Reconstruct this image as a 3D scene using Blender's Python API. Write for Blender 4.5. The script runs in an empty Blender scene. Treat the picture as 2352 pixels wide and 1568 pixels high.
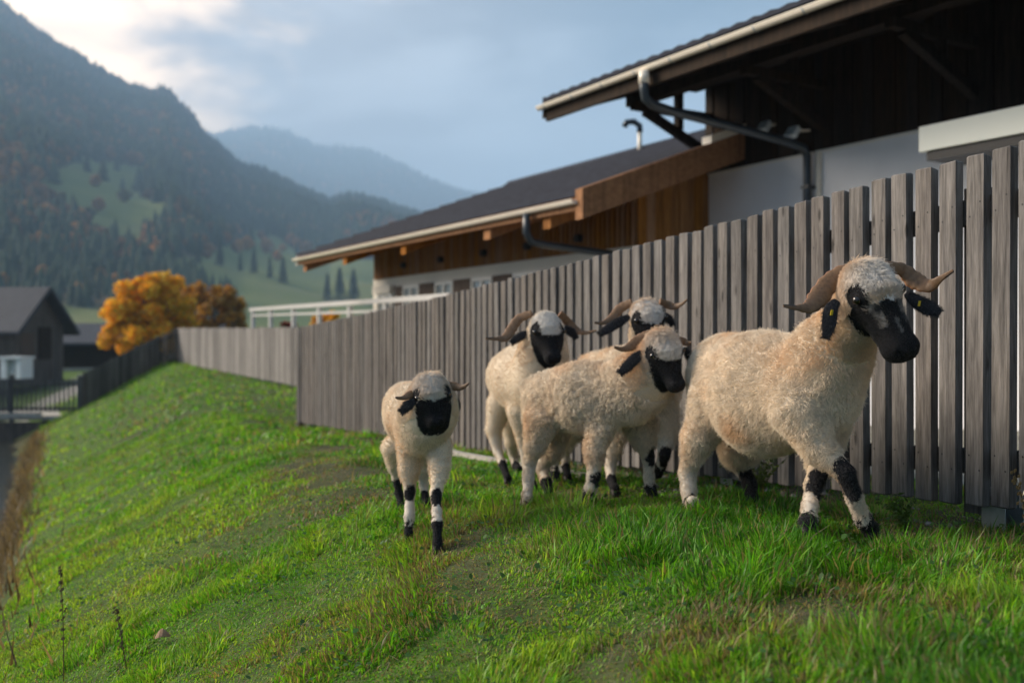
import bpy, math, random
import numpy as np
from mathutils import Vector, Matrix, kdtree
R = math.radians
rng = np.random.default_rng(7)
random.seed(7)
sc = bpy.context.scene
COL = sc.collection

# ------------------------------------------------------------------ camera
FPX = 2352 * 35 / 36          # focal length in the 2352-wide measuring frame; camera is level, at the origin
cam_data = bpy.data.cameras.new('camera')
cam = bpy.data.objects.new('camera', cam_data)
COL.objects.link(cam)
cam.location = (0, 0, 0)
cam.rotation_euler = (R(90), 0, 0)
cam_data.lens = 35
cam_data.sensor_width = 36
cam_data.clip_start = .05
cam_data.clip_end = 20000
cam_data.dof.use_dof = True
cam_data.dof.focus_distance = 3.75
cam_data.dof.aperture_fstop = 1.7
cam_data.dof.aperture_blades = 9
sc.camera = cam

# ------------------------------------------------------------------ sky, sun, exposure
SUN_AZ, SUN_EL = -78, 25      # degrees: azimuth measured from the view axis (+ right), elevation
world = bpy.data.worlds.new('World')
sc.world = world
world.use_nodes = True
W = world.node_tree
W.nodes.clear()
def wn(t, **k):
    n = W.nodes.new(t)
    for a, b in k.items(): setattr(n, a, b)
    return n
def wl(a, b): W.links.new(a, b)
def wmath(op, a, b=None, c=None, clamp=False):
    n = wn('ShaderNodeMath', operation=op, use_clamp=clamp)
    for i, v in enumerate((a, b, c)):
        if v is None: continue
        if isinstance(v, (int, float)): n.inputs[i].default_value = v
        else: wl(v, n.inputs[i])
    return n.outputs[0]
def wmix(f, a, b):
    n = wn('ShaderNodeMix', data_type='RGBA')
    for i, v in ((0, f), (6, a), (7, b)):
        if isinstance(v, tuple): n.inputs[i].default_value = v
        elif isinstance(v, (int, float)): n.inputs[i].default_value = v
        else: wl(v, n.inputs[i])
    return n.outputs[2]
def wsmooth(v, lo, hi):
    n = wn('ShaderNodeMapRange', interpolation_type='SMOOTHSTEP')
    wl(v, n.inputs[0]); n.inputs[1].default_value = lo; n.inputs[2].default_value = hi
    return n.outputs[0]
tc = wn('ShaderNodeTexCoord')
sky = wn('ShaderNodeTexSky', sky_type='NISHITA', sun_disc=False)
sky.sun_elevation = R(SUN_EL)
sky.sun_rotation = R(SUN_AZ)
sky.air_density = 1.0; sky.dust_density = 2.0
bg_sky = wn('ShaderNodeBackground'); wl(sky.outputs[0], bg_sky.inputs[0]); bg_sky.inputs[1].default_value = .05
# the cloud deck, as a function of direction; flattened so that clouds stretch along the horizon
mp = wn('ShaderNodeMapping'); wl(tc.outputs['Generated'], mp.inputs[0]); mp.inputs['Scale'].default_value = (1, 1, 2.6)
n1 = wn('ShaderNodeTexNoise'); wl(mp.outputs[0], n1.inputs['Vector'])
n1.inputs['Scale'].default_value = 4.2; n1.inputs['Detail'].default_value = 5; n1.inputs['Roughness'].default_value = .55; n1.inputs['Distortion'].default_value = .2
mp2 = wn('ShaderNodeMapping'); wl(tc.outputs['Generated'], mp2.inputs[0]); mp2.inputs['Scale'].default_value = (1, 1, 2.0); mp2.inputs['Location'].default_value = (3.1, 1.7, .35)
n2 = wn('ShaderNodeTexNoise'); wl(mp2.outputs[0], n2.inputs['Vector'])
n2.inputs['Scale'].default_value = 7.5; n2.inputs['Detail'].default_value = 4; n2.inputs['Roughness'].default_value = .5; n2.inputs['Distortion'].default_value = .3
sep = wn('ShaderNodeSeparateXYZ'); wl(tc.outputs['Generated'], sep.inputs[0])
low = wsmooth(sep.outputs[2], .02, .62)
cl_a = wmix(low, (.008, .021, .038, 1), (.016, .034, .056, 1))           # darker slate blue towards the valley, paler above
cl_b = wmix(low, (.054, .076, .098, 1), (.18, .205, .235, 1))
deck = wmix(wsmooth(n1.outputs[0], .38, .66), cl_a, cl_b)
# the bright, sun-soaked break in the clouds above the mountain on the left
gd = Vector((math.sin(R(-26)) * math.cos(R(15)), math.cos(R(-26)) * math.cos(R(15)), math.sin(R(15))))
dot = wn('ShaderNodeVectorMath', operation='DOT_PRODUCT'); wl(tc.outputs['Generated'], dot.inputs[0]); dot.inputs[1].default_value = gd
veil = wsmooth(dot.outputs['Value'], .80, 1.0)
lift = wmix(veil, (0, 0, 0, 1), (.115, .085, .062, 1))
add1 = wn('ShaderNodeMix', data_type='RGBA', blend_type='ADD'); add1.inputs[0].default_value = 1
wl(deck, add1.inputs[6]); wl(lift, add1.inputs[7])
core = wsmooth(dot.outputs['Value'], .955, 1.0)
rag = wmath('ADD', core, wmath('MULTIPLY', wmath('SUBTRACT', n2.outputs[0], .5), 2.4))
brk = wmath('MULTIPLY', wsmooth(rag, .30, 1.35), wsmooth(dot.outputs['Value'], .93, .985))
deck2 = wmix(brk, add1.outputs[2], (1.0, .70, .43, 1))
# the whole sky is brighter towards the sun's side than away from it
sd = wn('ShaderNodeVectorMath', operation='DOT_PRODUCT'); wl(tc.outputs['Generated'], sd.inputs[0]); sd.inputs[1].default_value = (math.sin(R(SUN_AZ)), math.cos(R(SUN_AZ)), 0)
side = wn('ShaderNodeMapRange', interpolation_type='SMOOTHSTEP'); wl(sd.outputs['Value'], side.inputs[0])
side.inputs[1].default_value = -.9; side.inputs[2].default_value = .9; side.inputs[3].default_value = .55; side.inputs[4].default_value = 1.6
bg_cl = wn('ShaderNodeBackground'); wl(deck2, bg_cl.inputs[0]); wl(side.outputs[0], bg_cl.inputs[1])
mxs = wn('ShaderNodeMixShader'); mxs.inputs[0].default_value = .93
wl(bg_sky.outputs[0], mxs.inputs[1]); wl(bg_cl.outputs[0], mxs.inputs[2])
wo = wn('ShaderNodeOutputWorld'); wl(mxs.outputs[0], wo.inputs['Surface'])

sun_d = bpy.data.lights.new('sun', 'SUN')
sun_d.energy = 4.6
sun_d.angle = R(36)
sun_d.color = (1.0, .85, .68)
sun = bpy.data.objects.new('sun', sun_d)
COL.objects.link(sun)
sdir = Vector((math.sin(R(SUN_AZ)) * math.cos(R(SUN_EL)), math.cos(R(SUN_AZ)) * math.cos(R(SUN_EL)), math.sin(R(SUN_EL))))
sun.rotation_euler = sdir.to_track_quat('Z', 'Y').to_euler()
sun.location = sdir * 60

vs = sc.view_settings
vs.view_transform = 'Standard'; vs.look = 'None'; vs.gamma = 1; vs.use_curve_mapping = False
vs.exposure = 1.62
cy = sc.cycles
cy.use_denoising = True
cy.max_bounces = 6; cy.diffuse_bounces = 3; cy.glossy_bounces = 2; cy.transmission_bounces = 3
cy.volume_bounces = 1; cy.transparent_max_bounces = 4
cy.sample_clamp_indirect = 4

# ------------------------------------------------------------------ helpers
def P(px, py, Z):
    """point at depth Z metres seen at (px, py) of the 2352-wide photograph"""
    return np.array([(px - 1176) / FPX * Z, Z, -(py - 784) / FPX * Z])
def vnoise(p, freq, seed=0):
    p = np.asarray(p, float) * freq + seed * 17.31
    i = np.floor(p).astype(np.int64); f = p - i
    f = f * f * (3 - 2 * f)
    def h(a, b, c):
        n = (a * 374761393 + b * 668265263 + c * 2147483647 + seed * 974711) & 0xffffffff
        n = ((n ^ (n >> 13)) * 1274126177) & 0xffffffff
        n = ((n ^ (n >> 16)) * 2246822519) & 0xffffffff
        return (n & 0xffff) / 65535.0
    if p.shape[-1] == 2:
        x, y = i[..., 0], i[..., 1]; u, v = f[..., 0], f[..., 1]
        return (h(x, y, 0) * (1 - u) + h(x + 1, y, 0) * u) * (1 - v) + (h(x, y + 1, 0) * (1 - u) + h(x + 1, y + 1, 0) * u) * v
    x, y, z = i[..., 0], i[..., 1], i[..., 2]; u, v, w = f[..., 0], f[..., 1], f[..., 2]
    a = (h(x, y, z) * (1 - u) + h(x + 1, y, z) * u) * (1 - v) + (h(x, y + 1, z) * (1 - u) + h(x + 1, y + 1, z) * u) * v
    b = (h(x, y, z + 1) * (1 - u) + h(x + 1, y, z + 1) * u) * (1 - v) + (h(x, y + 1, z + 1) * (1 - u) + h(x + 1, y + 1, z + 1) * u) * v
    return a * (1 - w) + b * w
def fbm(p, freq, seed=0, oct=4):
    r = 0; a = .5
    for k in range(oct): r = r + a * vnoise(p, freq * 2 ** k, seed + k); a *= .5
    return r / (1 - .5 ** oct)

def fast_mesh(name, verts, faces, smooth=False):
    """verts (n,3), faces (m,3) or (m,4) numpy"""
    me = bpy.data.meshes.new(name)
    verts = np.ascontiguousarray(verts, np.float32); faces = np.ascontiguousarray(faces, np.int32)
    k = faces.shape[1]; m = len(faces)
    me.vertices.add(len(verts)); me.vertices.foreach_set('co', verts.ravel())
    me.loops.add(m * k); me.loops.foreach_set('vertex_index', faces.ravel())
    me.polygons.add(m); me.polygons.foreach_set('loop_start', np.arange(0, m * k, k, dtype=np.int32))
    me.update(calc_edges=True)
    if smooth: me.polygons.foreach_set('use_smooth', np.ones(m, bool))
    return me
def set_color(me, name, rgb, domain='POINT'):
    a = me.attributes.new(name, 'FLOAT_COLOR', domain)
    c = np.ones((len(rgb), 4), np.float32); c[:, :3] = rgb
    a.data.foreach_set('color', c.ravel())
def link(name, data, mat=None, parent=None):
    o = bpy.data.objects.new(name, data)
    COL.objects.link(o)
    if mat is not None and data is not None: data.materials.append(mat)
    if parent is not None: o.parent = parent
    return o
def tag(o, label=None, cat=None, group=None, kind=None):
    if label: o['label'] = label
    if cat: o['category'] = cat
    if group: o['group'] = group
    if kind: o['kind'] = kind
    return o
def empty(name, loc=(0, 0, 0)):
    o = bpy.data.objects.new(name, None); COL.objects.link(o); o.location = loc
    o.empty_display_size = .1
    return o

class MB:
    """collects polygons of one mesh"""
    def __init__(s): s.v = []; s.f = []; s.m = []; s.mi = 0
    def add(s, verts, faces):
        b = len(s.v); s.v += [tuple(map(float, q)) for q in verts]
        s.f += [tuple(b + i for i in f) for f in faces]; s.m += [s.mi] * len(faces)
        return s
    def box(s, c, ax, ay, az):
        """centre and three half-axis vectors"""
        c, ax, ay, az = map(np.asarray, (c, ax, ay, az))
        q = [c + i * ax + j * ay + k * az for k in (-1, 1) for j in (-1, 1) for i in (-1, 1)]
        return s.add(q, [(0, 2, 3, 1), (4, 5, 7, 6), (0, 1, 5, 4), (2, 6, 7, 3), (0, 4, 6, 2), (1, 3, 7, 5)])
    def beam(s, a, b, w, h, up=(0, 0, 1)):
        a, b, up = (np.asarray(q, float) for q in (a, b, up))
        d = b - a; L = np.linalg.norm(d); d /= L
        x = np.cross(d, up); x /= np.linalg.norm(x); y = np.cross(x, d)
        return s.box((a + b) / 2, d * L / 2, x * w / 2, y * h / 2)
    def tube(s, pts, rad, n=10, cap=True, flat=None, side=None, ref=None):
        pts = np.asarray(pts, float); N = len(pts)
        rad = np.broadcast_to(np.asarray(rad, float), (N,))
        t = np.gradient(pts, axis=0); t /= np.linalg.norm(t, axis=1)[:, None]
        u = np.asarray(side if side is not None else (0.3, .2, 1.0), float)
        rings = []
        for i in range(N):
            if ref is not None: u = np.cross(t[i], ref)
            u = u - t[i] * np.dot(u, t[i]); u = u / np.linalg.norm(u)
            w = np.cross(t[i], u)
            a = np.arange(n) * 2 * math.pi / n
            r1 = rad[i]; r2 = rad[i] * (flat if flat is not None else 1)
            rings.append(pts[i] + np.outer(np.cos(a) * r1, u) + np.outer(np.sin(a) * r2, w))
        V = np.concatenate(rings)
        fs = []
        for i in range(N - 1):
            for k in range(n):
                fs.append((i * n + k, i * n + (k + 1) % n, (i + 1) * n + (k + 1) % n, (i + 1) * n + k))
        if cap: fs += [tuple(range(n))[::-1], tuple((N - 1) * n + k for k in range(n))]
        return s.add(V, fs)
    def mesh(s, name, smooth=False):
        me = bpy.data.meshes.new(name); me.from_pydata(s.v, [], s.f); me.update()
        if any(s.m): me.polygons.foreach_set('material_index', s.m)
        if smooth: me.polygons.foreach_set('use_smooth', [True] * len(s.f))
        return me
    def build(s, name, mat, parent=None, smooth=False):
        return link(name, s.mesh(name, smooth), mat, parent)

# ------------------------------------------------------------------ materials
class Mat:
    def __init__(s, name, rough=.8, spec=.3):
        s.m = bpy.data.materials.new(name); s.m.use_nodes = True
        s.t = s.m.node_tree; s.b = s.t.nodes['Principled BSDF']
        s.b.inputs['Roughness'].default_value = rough
        s.b.inputs['Specular IOR Level'].default_value = spec
        s.out = s.t.nodes['Material Output']
    def n(s, t, **k):
        q = s.t.nodes.new(t)
        for a, b in k.items(): setattr(q, a, b)
        return q
    def put(s, sock, v):
        if hasattr(v, 'is_linked') or isinstance(v, bpy.types.NodeSocket): s.t.links.new(v, sock)
        else: sock.default_value = v
    def coords(s, scale=(1, 1, 1), kind='Object', rnd=False):
        tcn = s.n('ShaderNodeTexCoord'); mpn = s.n('ShaderNodeMapping')
        s.put(mpn.inputs[0], tcn.outputs[kind]); mpn.inputs['Scale'].default_value = scale
        if rnd:
            oi = s.n('ShaderNodeObjectInfo'); mu = s.n('ShaderNodeVectorMath', operation='SCALE')
            mu.inputs[0].default_value = (13.1, 7.7, 29.3); s.put(mu.inputs['Scale'], oi.outputs['Random'])
            s.put(mpn.inputs['Location'], mu.outputs[0])
        return mpn.outputs[0]
    def noise(s, vec, scale, detail=4, rough=.5, dist=0):
        q = s.n('ShaderNodeTexNoise'); s.put(q.inputs['Vector'], vec)
        q.inputs['Scale'].default_value = scale; q.inputs['Detail'].default_value = detail
        q.inputs['Roughness'].default_value = rough; q.inputs['Distortion'].default_value = dist
        return q.outputs[0]
    def ramp(s, f, stops):
        q = s.n('ShaderNodeValToRGB'); s.put(q.inputs[0], f)
        e = q.color_ramp.elements
        while len(e) < len(stops): e.new(.5)
        for i, (p, c) in enumerate(stops): e[i].position = p; e[i].color = (*c, 1) if len(c) == 3 else c
        return q.outputs[0]
    def mix(s, f, a, b, blend='MIX'):
        q = s.n('ShaderNodeMix', data_type='RGBA', blend_type=blend)
        s.put(q.inputs[0], f)
        s.put(q.inputs[6], (*a, 1) if isinstance(a, tuple) and len(a) == 3 else a)
        s.put(q.inputs[7], (*b, 1) if isinstance(b, tuple) and len(b) == 3 else b)
        return q.outputs[2]
    def math(s, op, a, b=0., clamp=False):
        q = s.n('ShaderNodeMath', operation=op, use_clamp=clamp); s.put(q.inputs[0], a); s.put(q.inputs[1], b); return q.outputs[0]
    def attr(s, name):
        q = s.n('ShaderNodeAttribute'); q.attribute_name = name; return q.outputs['Color']
    def rand(s): return s.n('ShaderNodeObjectInfo').outputs['Random']
    def color(s, v): s.put(s.b.inputs['Base Color'], (*v, 1) if isinstance(v, tuple) and len(v) == 3 else v); return s
    def bump(s, h, strength=.3, dist=.01):
        q = s.n('ShaderNodeBump'); s.put(q.inputs['Height'], h)
        q.inputs['Strength'].default_value = strength; q.inputs['Distance'].default_value = dist
        s.put(s.b.inputs['Normal'], q.outputs[0]); return s

def wood(name, dark, mid, light, along=(38, 38, 2.2), rough=.85, knots=True, rnd=.35, bump=.4):
    m = Mat(name, rough, .2)
    v = m.coords(along, rnd=True)
    g = m.noise(v, 1.0, 6, .62, .6)
    fine = m.noise(v, 4.5, 3, .6)
    c = m.ramp(g, [(.30, dark), (.5, mid), (.72, light)])
    c = m.mix(.35, c, m.ramp(fine, [(.35, dark), (.65, light)]))
    if knots:
        kv = m.coords((9, 9, 2.6), rnd=True)
        vo = m.n('ShaderNodeTexVoronoi'); m.put(vo.inputs['Vector'], kv); vo.inputs['Scale'].default_value = 1.1
        k = m.ramp(vo.outputs['Distance'], [(.06, (1, 1, 1)), (.13, (0, 0, 0))])
        c = m.mix(m.math('MULTIPLY', k, .75), c, tuple(q * .35 for q in dark))
    st = m.noise(m.coords((14, 14, .9), rnd=True), 1.3, 4, .6, .3)
    c = m.mix(1.0, c, m.ramp(st, [(.32, (.62, .62, .64)), (.55, (1, 1, 1)), (.75, (1.12, 1.08, 1.02))]), 'MULTIPLY')
    r = m.rand()
    q = m.n('ShaderNodeHueSaturation'); m.put(q.inputs['Color'], c)
    m.put(q.inputs['Value'], m.math('ADD', m.math('MULTIPLY', r, rnd), 1 - rnd / 2))
    m.put(q.inputs['Saturation'], m.math('ADD', m.math('MULTIPLY', m.math('FRACT', m.math('MULTIPLY', r, 7.31)), rnd * 1.8), 1 - rnd * .9))
    m.color(q.outputs[0]); m.bump(m.math('ADD', g, m.math('MULTIPLY', fine, .5)), bump, .004)
    return m.m
M = {}
M['picket'] = wood('weathered_grey_wood', (.052, .048, .045), (.135, .123, .114), (.255, .234, .218))
M['rail'] = wood('weathered_rail_wood', (.05, .045, .042), (.10, .09, .082), (.16, .145, .13), along=(3, 38, 38))
M['oldfence'] = wood('dark_old_fence_wood', (.05, .046, .045), (.105, .098, .095), (.17, .16, .155), knots=False)
M['amber'] = wood('amber_larch_wood', (.19, .080, .026), (.33, .145, .050), (.46, .21, .075), along=(1.2, 20, 20), knots=False, rnd=.2, bump=.15)
M['batten'] = wood('amber_larch_batten', (.19, .085, .028), (.32, .155, .055), (.43, .22, .085), along=(22, 22, 2), knots=False, rnd=.18, bump=.15)
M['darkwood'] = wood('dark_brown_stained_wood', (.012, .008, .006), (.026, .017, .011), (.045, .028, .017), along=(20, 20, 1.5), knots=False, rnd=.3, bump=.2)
M['barnwood'] = wood('sunburnt_barn_wood', (.05, .042, .037), (.10, .083, .073), (.16, .135, .12), along=(6, 6, .6), knots=False, bump=.2)

def tinted(name, k):
    m = Mat(name, .85, .2); v = m.coords((3, 3, .5)); g = m.noise(v, 2, 5, .6)
    m.color(m.mix(1.0, m.mix(1.0, m.attr('tint'), (k, k, k), 'MULTIPLY'), m.ramp(g, [(.3, (.6, .6, .6)), (.7, (1.2, 1.2, 1.2))]), 'MULTIPLY')); return m.m
M['farpicket'] = tinted('far_weathered_pickets', .42); M['fardark'] = tinted('far_dark_pickets', .2)
def plain(name, col, rough=.6, var=.12, scale=6., spec=.3, metal=0., bump=0.):
    m = Mat(name, rough, spec)
    v = m.coords((1, 1, 1)); g = m.noise(v, scale, 5, .6)
    m.color(m.ramp(g, [(.25, tuple(c * (1 - var) for c in col)), (.75, tuple(min(1, c * (1 + var)) for c in col))]))
    m.b.inputs['Metallic'].default_value = metal
    if bump: m.bump(g, bump, .01)
    return m.m
M['plaster'] = plain('white_render_plaster', (.74, .75, .78), .9, .04, 3, bump=.1)
M['cream'] = plain('cream_render_plaster', (.70, .66, .58), .9, .05, 3, bump=.1)
M['gutter'] = plain('cream_sheet_metal_gutter', (.86, .77, .64), .28, .05, 2, .5)
M['pipe'] = plain('dark_grey_metal_pipe', (.035, .045, .055), .35, .1, 4, .5)
M['tile'] = plain('dark_roof_tile', (.030, .034, .048), .8, .25, 5, .12, bump=.2)
M['zinc'] = plain('galvanised_steel', (.42, .46, .49), .38, .25, 14, .5, .75)
M['bolt'] = plain('bright_bolt_steel', (.75, .77, .79), .25, .05, 5, .5, .9)
M['awning'] = plain('pale_green_awning_cassette', (.86, .89, .80), .4, .03, 3, .4)
M['black'] = plain('black_plastic', (.012, .013, .015), .45, .1, 8)
M['glass'] = plain('window_glass_with_curtain', (.30, .34, .35), .08, .45, 5, .6)
M['shutter'] = plain('brown_shutter_paint', (.085, .055, .040), .7, .2, 8)
M['frame'] = plain('white_window_frame', (.75, .73, .68), .5, .04, 5)
M['railing'] = plain('pale_railing_metal', (.52, .51, .50), .35, .06, 4, .5)
M['barnroof'] = plain('grey_slate_barn_roof', (.050, .054, .066), .75, .2, 3, bump=.2)
M['concrete'] = plain('pale_concrete', (.36, .335, .30), .9, .25, 9, bump=.4)
M['stone'] = plain('grey_field_stone', (.20, .185, .17), .9, .35, 12, bump=.5)
M['whitewash'] = plain('white_wash_wall', (.62, .66, .68), .9, .08, 4)
M['gravel'] = plain('gravel_lane', (.30, .29, .28), .95, .25, 3, bump=.5)

# ------------------------------------------------------------------ terrain shape
F0 = np.array([2.06, 4.08]); DF = np.array([-.4226, .9063]); NF = np.array([.9063, .4226])   # the fence line: origin, along (away), across (to the yard)
def sw(x, y):
    rx = x - F0[0]; ry = y - F0[1]
    return rx * DF[0] + ry * DF[1], rx * NF[0] + ry * NF[1]
def xy(s, w): return F0[0] + s * DF[0] + w * NF[0], F0[1] + s * DF[1] + w * NF[1]
def sstep(v, a, b):
    t = np.clip((v - a) / (b - a), 0, 1); return t * t * (3 - 2 * t)
def water_level(s): return np.interp(s, [-10, 0, 20, 45, 80], [-2.5, -2.65, -3.0, -3.75, -3.9])
def ground(x, y, detail=True):
    x = np.asarray(x, float); y = np.asarray(y, float)
    s, w = sw(x, y)
    b = np.interp(s, [-30, -6, 0, 6, 12.7, 22.5, 42, 70], [-.74, -.74, -.77, -.98, -1.32, -1.2, -1.0, -1.6])
    w0 = np.interp(s, [-3, 0, 3, 12, 37, 60], [-2.0, -2.1, -2.2, -1.5, .8, .8])
    t = w0 - w
    drop = .45 * .25 * np.logaddexp(0, np.clip(t, -40, 40) / .25)
    bump = .04 * np.exp(-((w - w0 - .45) / .5) ** 2) - .03 * np.exp(-(w / .3) ** 2)
    z = b - drop + bump
    wl_ = water_level(s)
    # the bank breaks off into the stream bed below, and the far side climbs out to a lane level with the barn
    bed = wl_ - .35
    cut = sstep(-w, 3.75, 4.7)
    z = np.where(w < -3.0, z * (1 - cut) + np.minimum(z, bed) * cut, z)
    far_z = np.interp(s, [-20, 10, 40, 70, 120], [-1.9, -2.1, -2.1, -2.1, -2.3])
    climb = sstep(-w, 8.0, 10.0)
    z = np.where(w < -7.0, bed * (1 - climb) + far_z * climb, z)
    r = np.hypot(x, y)
    # the yard behind the fence and the valley floor beyond
    far = sstep(r, 45, 90)
    z = z * (1 - far) + far * (-2.3)
    if detail:
        q = np.stack([x, y], -1)
        near = 1 - sstep(r, 25, 60)
        z = z + near * ((fbm(q, 1.1, 3, 3) - .5) * .09 + (fbm(q, 4.0, 5, 2) - .5) * .035)
        z = z + (1 - near) * (fbm(q, .02, 8, 3) - .5) * .6
    return z
def gz(x, y): return float(ground(np.array([x]), np.array([y]))[0])

# ------------------------------------------------------------------ ground sheet
gm = Mat('soil_and_turf', .95, .1)
gv = gm.coords((1, 1, 1))
soil = gm.ramp(gm.noise(gv, 9, 6, .65), [(.3, (.030, .023, .018)), (.55, (.070, .054, .042)), (.75, (.13, .105, .085))])
turf = gm.ramp(gm.noise(gv, 14, 7, .7), [(.3, (.022, .050, .010)), (.5, (.055, .110, .018)), (.7, (.105, .150, .03))])
gsel = gm.attr('surface')
gsep = gm.n('ShaderNodeSeparateColor'); gm.put(gsep.inputs[0], gsel)
gc = gm.mix(gsep.outputs[0], turf, soil)
gc = gm.mix(gsep.outputs[1], gc, gm.ramp(gm.noise(gv, 5, 5, .7), [(.3, (.22, .21, .20)), (.7, (.36, .35, .33))]))
gm.color(gc); gm.bump(gm.noise(gv, 22, 5, .7), .6, .02)
ax = np.linspace(-9.2, 9.2, 300); gx = .5 * np.sinh(ax)
ay = np.linspace(-5.2, 9.6, 330); gy = .5 * np.sinh(ay) + 3.4
GX, GY = np.meshgrid(gx, gy)
GZ = ground(GX, GY)
nx_, ny_ = len(gx), len(gy)
idx = np.arange(nx_ * ny_).reshape(ny_, nx_)
gf = np.stack([idx[:-1, :-1], idx[:-1, 1:], idx[1:, 1:], idx[1:, :-1]], -1).reshape(-1, 4)
me = fast_mesh('ground', np.stack([GX, GY, GZ], -1).reshape(-1, 3), gf, True)
S_, W_ = sw(GX, GY)
bare = .12 + .6 * sstep(fbm(np.stack([GX, GY], -1), 1.6, 21, 3), .555, .67) * (1 - .75 * sstep(-W_, 1.9, 2.7))
bare = np.maximum(bare, (np.abs(W_ + .05) < .55) * (S_ < 14) * .85)
bare = np.maximum(bare, sstep(-W_, 3.75, 4.05))
bare = np.where(np.hypot(GX, GY) > 40, bare * .15, bare)
lane = ((W_ < -9.5) & (W_ > -13.5) & (S_ < 80)) * 1.0
lane = np.maximum(lane, ((np.abs(GX + 22 - (GY - 50) * -.25) < 2.2) & (GY > 44) & (GY < 80)) * 1.0)
lane = np.maximum(lane, ((W_ > 1.2) & (S_ < 14) & (S_ > -10) & (W_ < 6.5)) * .8)
set_color(me, 'surface', np.stack([bare, lane, 0 * lane], -1).reshape(-1, 3))
g_o = link('ground', me, gm.m); tag(g_o, kind='structure')

# the stream below the bank
wm = Mat('stream_water', .08, .5); wm.color((.035, .04, .035))
wv = wm.coords((1, 1, 1)); wm.bump(wm.noise(wv, 7, 4, .6), .35, .03)
ss = np.linspace(-12, 75, 60)
b = MB(); vv = []
for s_ in ss:
    for w_ in (-9.5, -4.0): x_, y_ = xy(s_, w_); vv.append((x_, y_, float(water_level(s_))))
b.add(vv, [(2 * i, 2 * i + 1, 2 * i + 3, 2 * i + 2) for i in range(len(ss) - 1)])
tag(b.build('stream', wm.m), kind='structure')

# ------------------------------------------------------------------ mountains
def ridge(tab): a = np.array(tab, float); return a[:, 0], a[:, 1]
z2 = 1 / 2.409
near_tab = [(-2600, 330), (-1500, 120), (-700, -40), (-300, -60), (-120, -40)] + [(a * z2, c * z2) for a, c in
    [(0, 40), (60, 85), (130, 130), (200, 190), (270, 240), (340, 275), (420, 320), (520, 385), (600, 430), (680, 480), (740, 510), (800, 525), (860, 525), (905, 515),
     (940, 530), (975, 580), (1010, 610), (1060, 660), (1090, 710), (1110, 750), (1150, 790), (1210, 830), (1260, 880), (1310, 930), (1350, 950), (1420, 955), (1500, 985),
     (1600, 1030), (1700, 1080), (1760, 1110), (1830, 1140), (1870, 1120), (1920, 1105), (2000, 1115), (2080, 1135), (2160, 1165), (2230, 1190)]] + [(1000, 515), (1300, 560), (1900, 620), (2600, 600), (4200, 560)]
far_tab = [(-600, 420), (200, 400)] + [(a * z2, c * z2) for a, c in
    [(1000, 800), (1130, 775), (1220, 770), (1300, 750), (1380, 735), (1440, 730), (1530, 740), (1590, 755), (1660, 795), (1730, 830), (1790, 850), (1860, 843), (1950, 843),
     (2020, 850), (2080, 880), (2140, 905), (2230, 945), (2352, 1010), (2500, 1075), (2700, 1120)]] + [(1300, 500), (1800, 540), (2600, 500), (4200, 480)]
def hill_height(tab, R0, RR, px, Rd, seed, pw=1.25, rough=.05):
    """height of the slope at bearing px and horizontal distance factor Rd (depth along the view axis)"""
    xs, ys = ridge(tab)
    zr = (784 - np.interp(px, xs, ys)) / FPX * RR
    t = (Rd - R0) / (RR - R0)
    up = np.clip(t, 0, 1) ** pw
    back = np.clip(t - 1, 0, 9)
    q = np.stack([(px - 1176) / FPX * Rd, Rd], -1)
    n = (fbm(q, 6.5 / RR, seed, 4) - .5) * 2
    mid = np.clip(t * (1 - np.clip(t, 0, 1)) * 4, 0, 1)
    return -3.5 + (zr + 3.5) * (up - back * .8) + n * rough * RR * mid * .6 * np.clip(t * 3, 0, 1)
NEAR_R0, NEAR_RR, FAR_R0, FAR_RR = 240., 1850., 2200., 4600.
def inside(poly, px, py):
    r = np.zeros(np.shape(px), bool); n = len(poly)
    for i in range(n):
        x1, y1 = poly[i]; x2, y2 = poly[(i + 1) % n]
        c = ((y1 > py) != (y2 > py)) & (px < (x2 - x1) * (py - y1) / (y2 - y1 + 1e-9) + x1)
        r ^= c
    return r
CLEAR = [[(80, 445), (105, 405), (190, 362), (330, 385), (350, 415), (300, 432), (380, 470), (395, 505), (330, 560), (225, 555), (200, 510), (150, 478)],
         [(330, 610), (480, 585), (585, 530), (640, 545), (700, 590), (900, 600), (900, 820), (480, 820), (545, 700), (430, 645)],
         [(120, 830), (120, 718), (270, 700), (270, 830)]]
def cleared(px, py):
    r = np.zeros(np.shape(px), bool)
    for c in CLEAR: r |= inside(c, px, py)
    return r
def slope_mesh(name, tab, R0, RR, pxs, seed, pw, rough):
    rd = np.concatenate([np.linspace(R0, RR, 110), RR * np.array([1.03, 1.1, 1.25, 1.5])])
    PX, RD = np.meshgrid(pxs, rd)
    H = hill_height(tab, R0, RR, PX, RD, seed, pw, rough)
    X = (PX - 1176) / FPX * RD
    me = fast_mesh(name, np.stack([X, RD, H], -1).reshape(-1, 3), None if False else
        (lambda I: np.stack([I[:-1, :-1], I[:-1, 1:], I[1:, 1:], I[1:, :-1]], -1).reshape(-1, 4))(np.arange(PX.size).reshape(PX.shape)), True)
    PY = 784 - H / RD * FPX
    return me, PX, PY, H, RD
mm = Mat('mountain_ground', .95, .1)
mv = mm.coords((1, 1, 1))
mf = mm.ramp(mm.noise(mv, .02, 6, .65), [(.3, (.022, .026, .014)), (.5, (.040, .036, .018)), (.7, (.085, .045, .018))])
mg = mm.ramp(mm.noise(mv, .012, 5, .6), [(.3, (.080, .115, .036)), (.55, (.125, .150, .050)), (.75, (.16, .155, .070))])
mm.color(mm.mix(mm.attr('meadow'), mf, mg))
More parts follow.
